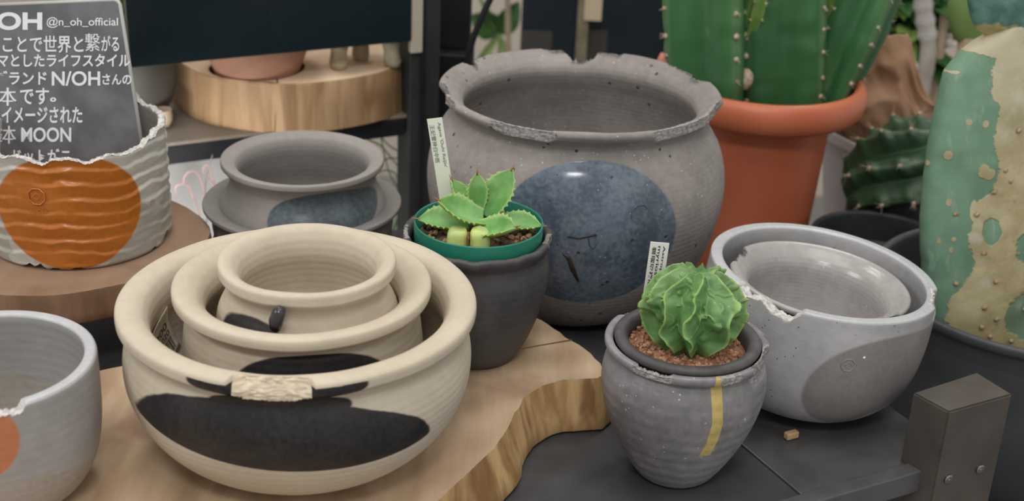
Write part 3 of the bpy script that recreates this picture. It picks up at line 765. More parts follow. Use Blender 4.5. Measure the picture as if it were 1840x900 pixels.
# ------------------------------------------------------------------ astrophytum in the small dark jar
def goldf(b):
    xc = b.z.lut([(.0, .004), (.042, .0125), (.061, .0178), (.080, .0197), (.100, .0172), (.107, .0162), (.1085, .0182), (.12, .0195)])
    return ((b.x - xc).abs() + (b.noise(90) - .5) * .0012).lt(.0042) * b.y.lt(0) * b.z.gt(.0415) * (b.x * b.x + b.y * b.y).sqrt().gt(.0555)
mjar = ceramic('dark_grey_clay_gold_seam', (.145, .140, .146), (.255, .246, .255), .46, .8, 600, speck=(.45, .44, .43), spec=.45, grain=.3,
               dots=[(goldf, (.42, .32, .10), (.52, .41, .15), .5)])
aj = bowl_thing('clay_jar', 'dark grey jar with a thin gold seam and broken lip', 'jar', (.137, .9203, .0005))
prof = [(0, 0), (.026, 0), (.030, .001), (.0355, .008), (.046, .026), (.0565, .05), (.0625, .072), (.0635, .086), (.0615, .098), (.0585, .104), (.0575, .1065), (.0595, .1085), (.0623, .1105), (.0632, .1135), (.0625, .1162), (.060, .1168), (.0575, .116), (.0562, .113), (.0562, .106), (.0575, .095), (.058, .08), (.053, .055), (.042, .03), (.028, .012), (0, .0105)]
def maj(R, Z, T):
    R = R * (1 + wob(T, R, Z, .005, 71))
    return chips(R, Z, T, [(239, 14, .0026, .0035, .063), (336, 19, .0052, .002, .063), (8, 5, .0025, 0, .063), (122, 22, .0055, 0, .063), (295, 7, .0012, .001, .063)], .0572, .1168, 77)
lathe('body', prof, [mjar, m_chip], aj, 320, maj)
pa = bowl_thing('potted_star_cactus', 'bumpy bright green star cactus in a dark inner pot, sitting in the gold seamed jar', 'potted plant', (.137, .9203, .0385))
lathe('inner_pot', [(0, 0), (.036, 0), (.0385, .001), (.0525, .074), (.0552, .0765), (.0560, .079), (.0552, .0812), (.053, .0825), (.049, .0823), (.0465, .0805), (.0452, .077), (.0445, .06), (.034, .004), (0, .004)],
      ceramic('black_inner_pot_clay', (.055, .054, .055), (.095, .092, .092), .5, .3, 900), pa, 200, None, 3)
rb_ = B('red_soil'); rb_.set(base=rb_.mix(rb_.noise(220).ss(.4, .6), (.20, .09, .05), (.32, .16, .09)), rough=.95); rb_.bump(rb_.noise(300), 1, .002)
lathe('soil', [(0, .062), (.043, .062), (.0452, .071), (.04, .0725), (.02, .0735), (0, .074)], rb_.m, pa, 100, surf, 4)
red = [simple('red_gravel', (.36, .17, .10), .9, bump=.4, bscale=500), simple('rust_gravel', (.27, .12, .065), .9, bump=.4, bscale=500), simple('pink_gravel', (.45, .25, .165), .9, bump=.4, bscale=500)]
rocks('gravel', pa, 0, 0, .012, .043, .0735, 420, .0014, .0026, red, 9)
# cactus body
cb = B('star_cactus_skin')
cr_ = cb.attr('crest'); fd = cb.attr('fold')
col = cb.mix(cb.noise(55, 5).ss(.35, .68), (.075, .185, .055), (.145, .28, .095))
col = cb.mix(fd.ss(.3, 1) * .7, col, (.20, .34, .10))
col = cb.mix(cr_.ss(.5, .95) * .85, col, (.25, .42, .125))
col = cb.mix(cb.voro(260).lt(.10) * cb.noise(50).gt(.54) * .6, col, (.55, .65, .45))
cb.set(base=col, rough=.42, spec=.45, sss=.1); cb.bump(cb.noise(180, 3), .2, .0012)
nu, nv = 540, 200
U_, V_ = np.meshgrid(np.linspace(0, 2 * pi, nu, endpoint=False), np.linspace(.03, pi * .90, nv), indexing='xy')
wx = np.cos(U_) * np.sin(V_); wy = np.sin(U_) * np.sin(V_); wz = np.cos(V_)
warp = fbm(wx * 2.0, wy * 2.0, wz * 2.0, 91, 2) * .26
NR = 9
ph = (U_ + warp + .35) * NR / (2 * pi)
sawv = np.abs((ph % 1) - .5) * 2                 # 0 valley .. 1 crest
ridx = np.floor(ph) % NR
amp = .80 + .35 * np.array([_hash(np.int64(k), np.int64(3), np.int64(1), 5) for k in range(NR)])[ridx.astype(int)]
crest = sawv ** 1.5
wv = np.clip(np.sin(V_) * 1.4, 0, 1) ** .8
rad = 1 - .33 * (1 - crest) * wv + (.05 * (amp - 1)) * crest
edge_w = 1 + .015 * fbm(V_ * 7, ridx * 3.1, 0 * V_, 95, 2) * crest
# folds and small offset growths between ribs
f1 = fbm(wx * 3.4 + 7, wy * 3.4, wz * 2.2, 97, 2); fold = np.clip(1 - np.abs(f1) * 6.5, 0, 1) ** .8 * np.clip(1.2 - np.abs(V_ - 1.2), 0, 1) * np.clip(1.25 - sawv, 0, 1)
f2 = np.clip(vnoise(wx * 7, wy * 7, wz * 6, 101) * 2.4 - 1.0, 0, 1) * np.clip(V_ < 1.75, 0, 1)
rad = rad * edge_w + .06 * fold * wv + .12 * f2 * wv
Rx, Rz = .0405, .0385
ztopn = np.where(wz > 0, wz * .92, wz * .98)
dim = .16 * np.exp(-(V_ / .28) ** 2)             # sunken growing point
PX = Rx * rad * wx; PY = Rx * rad * wy; PZ = Rz * (ztopn * (rad * .55 + .45) - dim)
VV = np.stack([PX, PY, PZ], -1).reshape(-1, 3).tolist()
FF = []
ii, jj = np.meshgrid(np.arange(nv - 1), np.arange(nu), indexing='ij'); j2 = (jj + 1) % nu
FF = np.stack([ii * nu + jj, (ii + 1) * nu + jj, (ii + 1) * nu + j2, ii * nu + j2], -1).reshape(-1, 4).tolist()
k = len(VV); VV += [(0, 0, float(PZ[0].mean())), (0, 0, float(PZ[-1].mean()))]
FF += [[k, j, (j + 1) % nu] for j in range(nu)] + [[k + 1, (nv - 1) * nu + (j + 1) % nu, (nv - 1) * nu + j] for j in range(nu)]
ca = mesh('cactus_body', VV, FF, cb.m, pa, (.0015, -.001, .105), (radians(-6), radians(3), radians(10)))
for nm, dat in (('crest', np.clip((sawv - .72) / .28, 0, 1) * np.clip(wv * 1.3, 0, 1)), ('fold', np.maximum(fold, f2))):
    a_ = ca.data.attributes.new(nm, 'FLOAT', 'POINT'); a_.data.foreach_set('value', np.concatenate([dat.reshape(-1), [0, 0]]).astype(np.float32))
plant_tag('plant_label', 'short white plant label behind the star cactus', ((1169, 434), (1203, 430), (1189, 530), (1153, 540)), (.949, .949, .950, .950), m_white,
          lines=(('Astrophytum', .05, .92, .66, .83), ('myriostigma', .06, .98, .38, .60), ('碧瑠璃複隆', .08, .78, .14, .36)), down=.012)

# ------------------------------------------------------------------ stacked grey pots at the left back
mlow = ceramic('smooth_grey_clay', (.215, .20, .19), (.26, .242, .23), .75, .2, 1100)
mup = ceramic('smooth_grey_clay_blue_patch', (.255, .235, .222), (.30, .278, .264), .75, .2, 1100,
              dots=[(ell(.018, .0985, .051, .0265, jag=.002, ax=9.5, tilt=.05), (.060, .078, .092), (.11, .14, .15), .3)], spec=.42)
def flared(r, h, belly, inner, lipw):
    return [(0, 0), (r * .55, 0), (r * .6, .0015), (r * .8, h * .12), (r * belly * .96, h * .36), (r * belly, h * .52), (r * belly * .97, h * .68), (r * .915, h * .80), (r * .895, h * .855), (r * .925, h * .90),
            (r * .98, h * .946), (r * .997, h * .957), (r, h * .962), (r, h * .985), (r * .996, h * .992), (r * .985, h * .996), (r * (inner + .09), h * .985), (r * (inner + .03), h * .965), (r * inner, h * .93), (r * (inner - .005), h * .88), (r * (inner + .05), h * .76), (r * belly * .9, h * .55), (r * .72, h * .22), (r * .45, h * .11), (0, h * .105)]
lb = bowl_thing('clay_pot', 'wide dark grey bowl underneath the smaller grey pot with a blue patch', 'pot', (-.2022, 1.2, .0005))
lathe('body', flared(.094, .102, .93, .80, .1), mlow, lb, 256, lambda R, Z, T: (R * (1 + wob(T, R, Z, .002, 81)), Z, 0 * R))
lu = bowl_thing('clay_pot', 'smooth grey pot with wide flat lip and a blue patch, stacked in a bowl', 'pot', (-.2013, 1.2, .0115))
lathe('body', flared(.0764, .1342, 1.05, .80, .1), mup, lu, 256, lambda R, Z, T: (R * (1 + wob(T, R, Z, .002, 83)), Z, 0 * R))

# ------------------------------------------------------------------ orange dotted pot
def drip(b):
    return (b.z - .045 + (b.noise(60, vec=b.scaled((1, 1, .15))) - .5) * .05).lt(0) * (b.noise(24).gt(.44))
mor = ceramic('grey_white_glaze_orange_dot', (.42, .405, .365), (.50, .485, .445), .42, .25, 900, spec=.5,
              dots=[(drip, (.33, .315, .28), (.37, .35, .31), .35), (ell(-.007, .0535, .0585, .0525, jag=.0012, ax=19.2), (.37, .112, .012), (.43, .14, .02), .30)])
op = bowl_thing('dotted_pot', 'ridged white pot with a big orange dot and torn rim', 'pot', (-.391, 1.1225, .0902), (0, 0, 0))
RO_, HO = .0800, .109
def mop(R, Z, T):
    out = R > .0745
    zw = Z + T / (2 * pi) * .0 + fbm(np.cos(T) * 1.5, np.sin(T) * 1.5, 0 * T, 111) * .006 + .0022 * np.sin(T * 2 + 1)
    zw = zw + .0022 * fbm(np.cos(T) * 3, np.sin(T) * 3, Z * 60, 119); ph = (zw * 80) % 1
    ridge = np.where(ph < .78, ph / .78, (1 - ph) / .22)
    k = np.clip(Z / .006, 0, 1)
    amp = .0008 + .0008 * fbm(np.cos(T) * 2 + zw * 20, np.sin(T) * 2, zw * 30, 113)
    R = np.where(out, R + (ridge - .5) * 2 * amp * k, R) * (1 + wob(T, R, 0 * Z, .008, 112))
    jag = fbm(np.cos(T) * 4.2, np.sin(T) * 4.2, 0 * T, 114, 4)
    zt_ = .0995 + .0048 * jag + .010 * sector(T, 40, 45, 20)
    hit = Z > zt_; rough = fbm(T * 70, R * 1200, 0 * T, 116) * .0007
    Z2 = np.where(hit, zt_ + rough, Z)
    zb_ = np.clip(.003 + .009 * fbm(np.cos(T) * 4 + 3, np.sin(T) * 4, 0 * T, 118, 4), 0, .012)
    Z2 = np.where((Z2 < zb_) & (R > .069), zb_, Z2)
    return R, Z2, hit * 1.
prof = [(0, .0), (.06, 0), (.069, 0), (.0765, .0), (.0795, .003)] + [(.0797 + .0006 * sin(q * 3), .003 + .113 * q) for q in np.linspace(.02, 1, 60)] + [(.0785, .1165), (.0768, .1165), (.0752, .115), (.0745, .11)] + [(.0742, z) for z in np.linspace(.1, .02, 20)] + [(.068, .011), (.04, .009), (0, .009)]
lathe('body', prof, [mor, m_chipw], op, 420, mop, 2)
stamp(op, lambda z: .0812, 66, 353, .0075, simple('stamped_orange_glaze', (.47, .14, .025), .3), True)

# chalkboard sign standing in the orange pot
bs0 = at_y(262, 305, 1.128); bs1 = at_y(214, 0, 1.170)
ey = (bs1 - bs0).normalized(); exd = (at_y(214, 0, 1.170) - at_y(-10, 9, 1.176)).normalized()
nb = exd.cross(ey).normalized()
if nb.y > 0: nb = -nb
Hs = (bs1 - bs0).length; Ws = .150; low = .055
sg = empty('chalkboard_sign', bs0 - ey * low - exd * .12)
tag(sg, 'grey chalkboard sign with white handwriting standing in the orange dotted pot', 'sign')
iv = sg.location.copy()
b = B('chalkboard'); b.set(base=b.mix(b.noise(30, 5).ss(.35, .68), (.085, .085, .092), (.135, .137, .145)), rough=.42, spec=.5); b.bump(b.noise(350), .1, .0004)
mb = MB(); cpt = bs1 - exd * Ws / 2 - ey * (Hs + low) / 2
# the lower end narrows so it fits inside the pot
Wl = .060
def bq(x, y, z): return bs1 - exd * x - ey * y + nb * z - iv
outl = [(0, .004), (.0012, .0012), (.004, 0), (Ws, 0), (Ws, Hs * .72), (.130, Hs * .92), (.112, Hs + low), (.012, Hs + low), (0, Hs + low * .4)]
V = [bq(x + ((y / Hs) * 0), y, zz) for zz in (-.0016, .0016) for x, y in outl]; n = len(outl)
F = [tuple(range(n)), tuple(range(2 * n - 1, n - 1, -1))] + [(i, n + i, n + (i + 1) % n, (i + 1) % n) for i in range(n)]
mb.add(V, F); o = mb.build('board', b.m, sg)
bm = bmesh.new(); bm.from_mesh(o.data); bmesh.ops.recalc_face_normals(bm, faces=bm.faces); bm.to_mesh(o.data); bm.free()
mb = MB(); mb.tube([bq(.0, Hs * 1.0, .0), bq(0, .004, 0), bq(.0012, .0012, 0), bq(.004, 0, 0), bq(Ws, 0, 0)], .0019, 8)
mb.build('clear_edge', simple('clear_plastic_edge', (.42, .42, .41), .3), sg, True)
def board_xy(u, v):
    q = bs1 - at_plane(u, v, bs1 + nb * .0021, nb); c_ = exd.dot(ey); qx, qy = q.dot(exd), q.dot(ey)
    return (qx - c_ * qy) / (1 - c_ * c_), (qy - c_ * qx) / (1 - c_ * c_)
m_chalk = simple('white_marker', (.66, .68, .70), .8)
LINES = [('OH', -6, 76, 22, 54, .035), ('@n_oh_official', 84, 212, 31, 50, .008), ('ことで世界と', 5, 150, 64, 95, .012), ('繋', 153, 180, 60, 92, .0), ('がる', 182, 214, 64, 92, .012), ('マとしたライフスタイル', -4, 234, 97, 120, .02),
         ('ブランド', -8, 84, 127, 152, .02), ('N/OH', 93, 180, 128, 154, .02), ('さんの', 184, 236, 133, 152, .02), ('鉢', -22, 30, 157, 190, .0), ('です', 36, 88, 158, 188, .015), ('。', 90, 101, 175, 183, .03), ('をイメージされた', -18, 148, 192, 221, .02), ('鉢', -12, 29, 226, 258, .0),
         ('MOON', 38, 128, 229, 255, .022), ('ドットがこ', 24, 126, 267, 294, .022)]
for txt, u0, u1, v0, v1, bold in LINES:
    def fpx(x, y):
        bx_, by_ = board_xy(u0 + x, v1 - y); return bq(bx_, by_, .0021)
    mb = MB(); text_fit(mb, txt, fpx, u1 - u0, v1 - v0, bold)
    mb.build('lettering', m_chalk, sg)

# ------------------------------------------------------------------ plain pot at the lower left
mbl = ceramic('grey_white_glaze_red_dot', (.27, .268, .262), (.325, .322, .316), .38, .25, 900, spec=.5,
              dots=[(lambda b: b.z.gt(.1003), (.42, .43, .45), (.48, .49, .51), .35), (lambda b: (b.z - .052 - (b.noise(9) - .5) * .04 + b.x * .25).lt(0) * (b.x * b.x + b.y * b.y).sqrt().gt(.05), (.29, .265, .232), (.34, .31, .275), .45),
                    (ell(-.0165, .080, .030, .030, jag=.0008, ax=23.7), (.44, .16, .075), (.48, .19, .09), .4)])
bl = bowl_thing('dotted_pot', 'plain grey white pot with a terracotta dot and chipped rim, at lower left', 'pot', (-.3483, .7921, T1))
prof = [(0, 0), (.04, 0), (.046, .001), (.057, .009), (.066, .026), (.0705, .05), (.0715, .075), (.0714, .095), (.0712, .1), (.070, .1022), (.067, .1025), (.0635, .1018), (.0625, .099), (.0626, .09), (.062, .07), (.058, .04), (.048, .018), (.03, .0115), (0, .011)]
def mbl_(R, Z, T):
    R = R * (1 + wob(T, R, Z, .002, 121))
    return chips(R, Z, T, [(276, 33, 0, .0065, 0), (292, 5, 0, .0025, 0)], 0, .1025, 124)
lathe('body', prof, [mbl, m_chipw], bl, 300, mbl_)

# ------------------------------------------------------------------ rack behind on the left
rack = empty('shelf_rack', loc_ab(-.5, .9, -.8), (0, 0, RZ))
tag(rack, 'black steel rack with a shelf and a dark glossy panel, behind the grey pots', 'shelf')
RI = (Matrix.Translation(loc_ab(-.5, .9, -.8)) @ Matrix.Rotation(RZ, 4, 'Z')).inverted()
def rl(a, b_, z): return RI @ loc_ab(a, b_, z)
SHZ = .078
mshelf = simple('shelf_plate_grey', (.15, .125, .10), .55, c2=(.19, .16, .13), nscale=10)
mb = MB(); mb.box(rl(-.52, .93, SHZ - .002), (.80, .38, .004), bev=.0008); mb.build('shelf_plate', mshelf, rack)
mb = MB(); mb.box(rl(-.52, .748, SHZ - .0145), (.76, .02, .020), bev=.001); mb.build('front_beam', m_black, rack)
mb = MB(); mb.box(rl(-.52, 1.11, SHZ - .0145), (.76, .02, .020), bev=.001); mb.build('rear_beam', m_black, rack)
mpost = simple('grey_green_steel', (.022, .025, .024), .5, c2=(.032, .035, .034), nscale=10, spec=.25)
for a, bb in ((-.118, .75), (-.92, .75), (-.118, 1.11), (-.92, 1.11)):
    mb = MB(); mb.box(rl(a, bb, .2), (.038, .038, 2.0), bev=.0015); mb.build('post', mpost, rack)
    if a > -.2 and bb < 1: 
        mb = MB(); mb.box(rl(a - .004, bb - .0205, .2), (.006, .004, 1.9), bev=.0005); mb.build('post_groove', m_black, rack)
# dark panel hung on the rack front
p0 = loc_ab(0, .728, 0); pn = BX
def panel_pt(u, v): 
    return at_plane(u, v, p0, pn)
q = [panel_pt(u, v) for u, v in ((232, 108), (735, 82))]
aL = (q[0] - Vector((PC.x, PC.y, 0))).dot(AX); aR = (q[1] - Vector((PC.x, PC.y, 0))).dot(AX); zb = (q[0].z + q[1].z) / 2
b = B('dark_glossy_panel'); sm_ = b.noise(9, 6, dist=1.2); b.set(base=b.mix(sm_.ss(.62, .8) * .25, (.006, .014, .018), (.06, .075, .09)), rough=.22, spec=.5); m_panel = b.m  # pale wisps are a smoky reflection mixed into the base colour
mb = MB(); mb.box(rl((aL + aR) / 2, .728, zb + .15), (aR - aL, .012, .30), bev=.001); mb.build('dark_panel', m_panel, rack)['label'] = 'large dark glossy panel'
mb = MB(); mb.box(rl(aR + .008, .728, zb + .140), (.014, .010, .31), bev=.001)
mb.build('panel_edge', simple('pale_plastic_edge', (.42, .38, .30), .35), rack)['label'] = 'pale translucent edge strip'
for a in (aL + .03, aR - .03):
    mb = MB(); mb.box(rl(a, .739, zb + .29), (.02, .012, .02)); mb.build('hanger', m_black, rack)
mb = MB(); mb.box(rl(-.52, .75, zb + .29), (.78, .012, .02), bev=.001); mb.build('cross_bar', m_black, rack)

# wooden disc with a hole, a clay pot sunk in it
Dc = Vector((-.277, 1.597, 0))
RD = .146
N = 96; mbd = MB()
rin = .0535; hc = at_z(462, 121, SHZ + .058); hx, hy = hc.x - Dc.x, hc.y - Dc.y
rows = []
V = []; F = []; M = []
zt_, z0_ = SHZ + .058, SHZ + .0004
def disc_r(a): return RD * (1 + .012 * sin(3 * a + .5) + .008 * sin(8 * a)) - .004 * (abs(((a + pi / 2 + pi) % (2 * pi)) - pi) < .03)
for (rr, zz, kind) in ((1.012, z0_, 'o'), (1.004, (z0_ + zt_) / 2, 'o'), (1.0, zt_ - .002, 'o'), (.988, zt_, 'o'), (1, zt_, 'i'), (1, z0_, 'i')):
    for k in range(N):
        a = 2 * pi * k / N
        if kind == 'o': x, y = disc_r(a) * rr * cos(a), disc_r(a) * rr * sin(a)
        else: x, y = hx + rin * (1 + .05 * sin(2 * a)) * cos(a), hy + rin * sin(a)
        V.append((x, y, zz))
for r in range(6):
    for k in range(N):
        r2 = (r + 1) % 6; F.append((r * N + k, r * N + (k + 1) % N, r2 * N + (k + 1) % N, r2 * N + k)); M.append(0 if r == 3 else 1)
dsc = mesh('wood_disc', V, F, [m_disc_top, m_disc_side], None, (Dc.x, Dc.y, 0), None, True, M); auto_smooth(dsc, 40)
tag(dsc, 'pale thick wooden disc with a round hole, on the rack shelf', 'wood disc')
mb = MB(); aa = -pi / 2 + .02
mb.tube([(disc_r(aa) * 1.003 * cos(aa + .005 * k), disc_r(aa) * (1.016 - .012 * k / 6) * sin(aa), z0_ + (zt_ - z0_) * k / 6) for k in range(7)] + [(disc_r(aa) * cos(aa) * .9, disc_r(aa) * sin(aa) * .86, zt_)], .0011, 6)
mb.build('crack', simple('disc_crack', (.10, .05, .03), .9), dsc)
cp = bowl_thing('clay_pot', 'round brown terracotta pot sunk into the wooden disc', 'pot', (Dc.x + hx, Dc.y + hy, SHZ + .0005))
lathe('body', [(0, 0), (.03, 0), (.034, .002), (.043, .03), (.049, .056), (.056, .075), (.064, .10), (.068, .125), (.0685, .128), (.066, .130), (.063, .127), (.058, .1), (.044, .04), (.03, .008), (0, .008)],
      simple('brown_terracotta', (.36, .185, .12), .7, c2=(.44, .24, .16), nscale=12, bump=.15), cp, 120, None, 4)
# footed pale planter
fpx = [at_plane(u, v, loc_ab(0, .93, 0), BX) for u, v in ((608, 122), (700, 120))]
ctr = loc_ab(-.13, .95, 0)
fa = at_z(608, 123, zt_); fb2 = at_z(705, 119, zt_)
ctr = (fa + fb2) / 2; ctr.z = zt_ + .0006
fp = bowl_thing('footed_planter', 'pale rough planter on stubby feet, standing on the wooden disc', 'planter', ctr)
mpale = simple('pale_rough_ceramic', (.52, .46, .34), .8, c2=(.38, .32, .22), nscale=60, bump=.6, bscale=150)
d2 = (fb2 - fa) / 2; d2.z = 0; per = Vector((-d2.y, d2.x, 0))
for off in (-d2, d2, per):
    mb = MB(); mb.tube([off + ZX * 0, off + ZX * .006, off * .97 + ZX * .02, off * .93 + ZX * .034], [.009, .0105, .0095, .012], 14); mb.build('foot', mpale, fp, True)
mb_ = lathe('bowl', [(0, .028), (.022, .028), (.036, .036), (.045, .06), (.047, .085), (.043, .087), (.040, .062), (.024, .04), (0, .036)], mpale, fp, 96, None, 3, per * .75)
# grey round pot on the shelf at the left
gc = Vector((-.438, 1.49, SHZ + .0005))
gq = bowl_thing('clay_pot', 'plain round grey green pot on the shelf behind the chalkboard', 'pot', gc)
lathe('body', [(0, 0), (.022, 0), (.026, .002), (.038, .018), (.045, .045), (.0445, .075), (.040, .095), (.038, .1), (.041, .105), (.038, .107), (.035, .1), (.040, .075), (.041, .045), (.033, .018), (.018, .008), (0, .008)],
      simple('grey_green_clay', (.075, .070, .058), .55, c2=(.095, .09, .076), nscale=10, bump=.1), gq, 120, None, 4)
t0 = at_z(292, 238, SHZ)
tp = bowl_thing('clay_pot', 'tiny tan clay pot on the shelf edge beside the orange dotted pot', 'pot', (t0.x - .003, t0.y + .018, SHZ + .0005))
lathe('body', [(0, 0), (.006, 0), (.007, .001), (.0095, .007), (.0102, .014), (.0095, .019), (.0102, .0205), (.009, .021), (.008, .018), (.0083, .013), (.006, .005), (0, .003)], simple('tan_clay', (.46, .36, .27), .7), tp, 64, None, 4)

# white plastic sack under the shelf, wires and grass in front of it
def crumple(name, grid, mat, parent=None, seed=1, amp=.012, sc=9, thick=.002, nu=70, nv=50):
    """crumpled sheet through a bilinear frame of four corners"""
    a, b_, c, d = [Vector(p) for p in grid]; V = []; F = []
    n = ((b_ - a).cross(d - a)).normalized()
    for j in range(nv + 1):
        for i in range(nu + 1):
            u, v = i / nu, j / nv
            p = a * (1 - u) * (1 - v) + b_ * u * (1 - v) + c * u * v + d * (1 - u) * v
            h = float(fbm(p.x * sc, p.y * sc, p.z * sc, seed, 4)); h2 = 1 - abs(float(vnoise(p.x * sc * 1.7, p.y * sc, p.z * sc * 1.4, seed + 7))) * 2
            V.append(p + n * (amp * (h + .8 * h2)))
    for j in range(nv):
        for i in range(nu): k = j * (nu + 1) + i; F.append((k, k + 1, k + nu + 2, k + nu + 1))
    o = mesh(name, V, F, mat, parent); m = o.modifiers.new('thickness', 'SOLIDIFY'); m.thickness = thick; m.offset = 0; return o
mw = simple('white_sack_plastic', (.78, .77, .75), .4, c2=(.84, .83, .82), nscale=9, bump=.3, bscale=30)
def sack():
    # tall sack: closed tube with a crumpled surface standing on the floor
    nu, nv = 120, 60; V = []; F = []
    for j in range(nv + 1):
        t = j / nv
        for i in range(nu):
            a = 2 * pi * i / nu; ex_ = .30; ey_ = .085
            k = 1 - .35 * max(0, t - .8) / .2
            x = ex_ * np.sign(cos(a)) * abs(cos(a)) ** .5 * k; y = ey_ * np.sign(sin(a)) * abs(sin(a)) ** .6 * (k if t < .98 else k * .6)
            n = float(fbm(x * 8, y * 8, t * 7, 141, 4)) * .016 * min(1, t * 8)
            V.append((x + cos(a) * n, y + sin(a) * n, .845 * t))
    for j in range(nv):
        for i in range(nu): F.append((j * nu + i, j * nu + (i + 1) % nu, (j + 1) * nu + (i + 1) % nu, (j + 1) * nu + i))
    F.append(tuple(range(nu))[::-1]); F.append(tuple(range(nv * nu, (nv + 1) * nu)))
    return mesh('plastic_sack', V, F, mw, None, loc_ab(-.47, .93, -.8), (0, 0, RZ))
tag(sack(), 'big white plastic sack standing under the rack shelf', 'sack')
def wire(name, pts, r, mat, label, cat, d=.80, n=8):
    P = [at_plane(u, v, loc_ab(0, d, 0), BX) for u, v in pts]
    Q = catmull([tuple(p) for p in P], 8); mb = MB(); mb.tube([Vector(q) for q in Q], r, 8)
    o = mb.build(name, mat, None, True); tag(o, label, cat); return o
mwire = simple('faded_red_wire', (.40, .25, .22), .5)
wire('wire', [(318, 352), (316, 336), (330, 331), (342, 338), (346, 352), (354, 372), (360, 395), (362, 420)], .0007, mwire, 'thin reddish wire loop with a short hook, nearest the orange dotted pot', 'wire', .72)
wire('wire', [(369, 352), (362, 325), (350, 308), (336, 312), (330, 325), (338, 336), (346, 352), (356, 378), (360, 400), (361, 420)], .0007, mwire, 'thin grey red wire with a tall loop behind the round wood slab', 'wire', .725)
wire('wire', [(388, 336), (380, 326), (372, 318), (365, 304), (372, 297), (378, 304), (383, 322), (388, 334), (402, 380)], .0007, mwire, 'thin red wire with a small closed loop beside the grey pot lip', 'wire', .73)
wire('wire', [(382, 278), (376, 300), (371, 315), (369, 340), (372, 400)], .0006, simple('grey_green_wire', (.16, .18, .16), .5), 'straight grey green wire hanging from the shelf edge', 'wire', .738)
mgr = simple('thin_green_stem', (.07, .17, .05), .6)
gs = empty('grass_tuft', loc_ab(-.25, .80, -.8)); tag(gs, 'thin green grass stems in front of the white sack, left of the rack post', 'grass')
for line in (((716, 300), (700, 280), (684, 262), (660, 250)), ((716, 272), (700, 262), (688, 250), (676, 238)), ((720, 286), (704, 284), (690, 288), (680, 300)), ((722, 330), (708, 310), (692, 306), (676, 312)), ((730, 360), (702, 316), (690, 275), (684, 240))):
    P = [at_plane(u, v, loc_ab(0, .80, 0), BX) - gs.location for u, v in line]; mb = MB(); mb.tube([Vector(q) for q in catmull([tuple(p) for p in P], 6)], .0009, 6); mb.build('stem', mgr, gs, True)
mb = MB(); mb.tube([Vector((0, 0, 0)), Vector((.0, 0, .45)), at_plane(730, 360, loc_ab(0, .80, 0), BX) - gs.location], [.006, .004, .0012], 8); mb.build('stalk', mgr, gs, True)

# ------------------------------------------------------------------ right-hand plants on a low bench
BZ = -.15
bench = empty('plant_bench', loc_ab(.265, .4, -.8), (0, 0, RZ)); tag(bench, 'low dark bench behind the table carrying the cactus pots', 'bench')
mb = MB(); mb.box((0, 0, .6385), (.41, .92, .021), bev=.002); mb.build('bench_top', m_blackw, bench)
for sx in (-1, 1):
    for sy in (-1, 1):
        mb = MB(); mb.box((sx * .175, sy * .42, .3143), (.04, .04, .6286), bev=.002); mb.build('leg', m_black, bench)
# terracotta pot with the column cactus
tc = Vector((.2775, 1.5, BZ + .0005)); zr = .1555 - BZ
pc_ = bowl_thing('potted_column_cactus', 'tall green column cactus in a terracotta plastic pot with rolled rim', 'potted plant', tc)
lathe('pot', [(0, 0), (.058, 0), (.061, .002), (.0725, .115), (.0835, zr - .042), (.085, zr - .038), (.104, zr - .0375), (.1125, zr - .034), (.1175, zr - .024), (.1180, zr - .012), (.1145, zr - .003), (.108, zr), (.1035, zr - .004), (.1015, zr - .014), (.088, zr - .030), (.0805, zr - .045), (.058, .02), (.055, .004), (0, .004)], m_terra, pc_, 200, None, 4)
b = B('dark_soil'); b.set(base=b.mix(b.noise(90).ss(.4, .6), (.03, .02, .014), (.09, .06, .04)), rough=.95); b.bump(b.noise(160), 1, .004)
lathe('soil', [(0, zr - .044), (.079, zr - .044), (.087, zr - .030), (.06, zr - .027), (.03, zr - .024), (0, zr - .022)], b.m, pc_, 100, surf, 4)
def cactus_mat(name, c1, c2, sk):
    b = B(name); cr = b.attr('crest')
    col = b.mix(b.noise(14, 4, vec=b.scaled((1, 1, .3))).ss(.35, .65), c1, c2); col = b.mix(b.noise(45, 5).ss(.62, .75) * .35, col, sk)
    col = b.mix(cr.ss(.8, 1) * .35, col, sk)
    b.set(base=col, rough=.42, spec=.45, sss=.04); b.bump(b.noise(70), .12, .001); return b.m
mcol = cactus_mat('column_cactus_skin', (.030, .115, .040), (.055, .165, .058), (.16, .25, .12))
mcol2 = cactus_mat('young_cactus_skin', (.14, .28, .06), (.22, .36, .10), (.4, .45, .25))
mareo = simple('pale_areole', (.52, .46, .36), .9, c2=(.34, .25, .17), nscale=300, bump=.5, bscale=300)
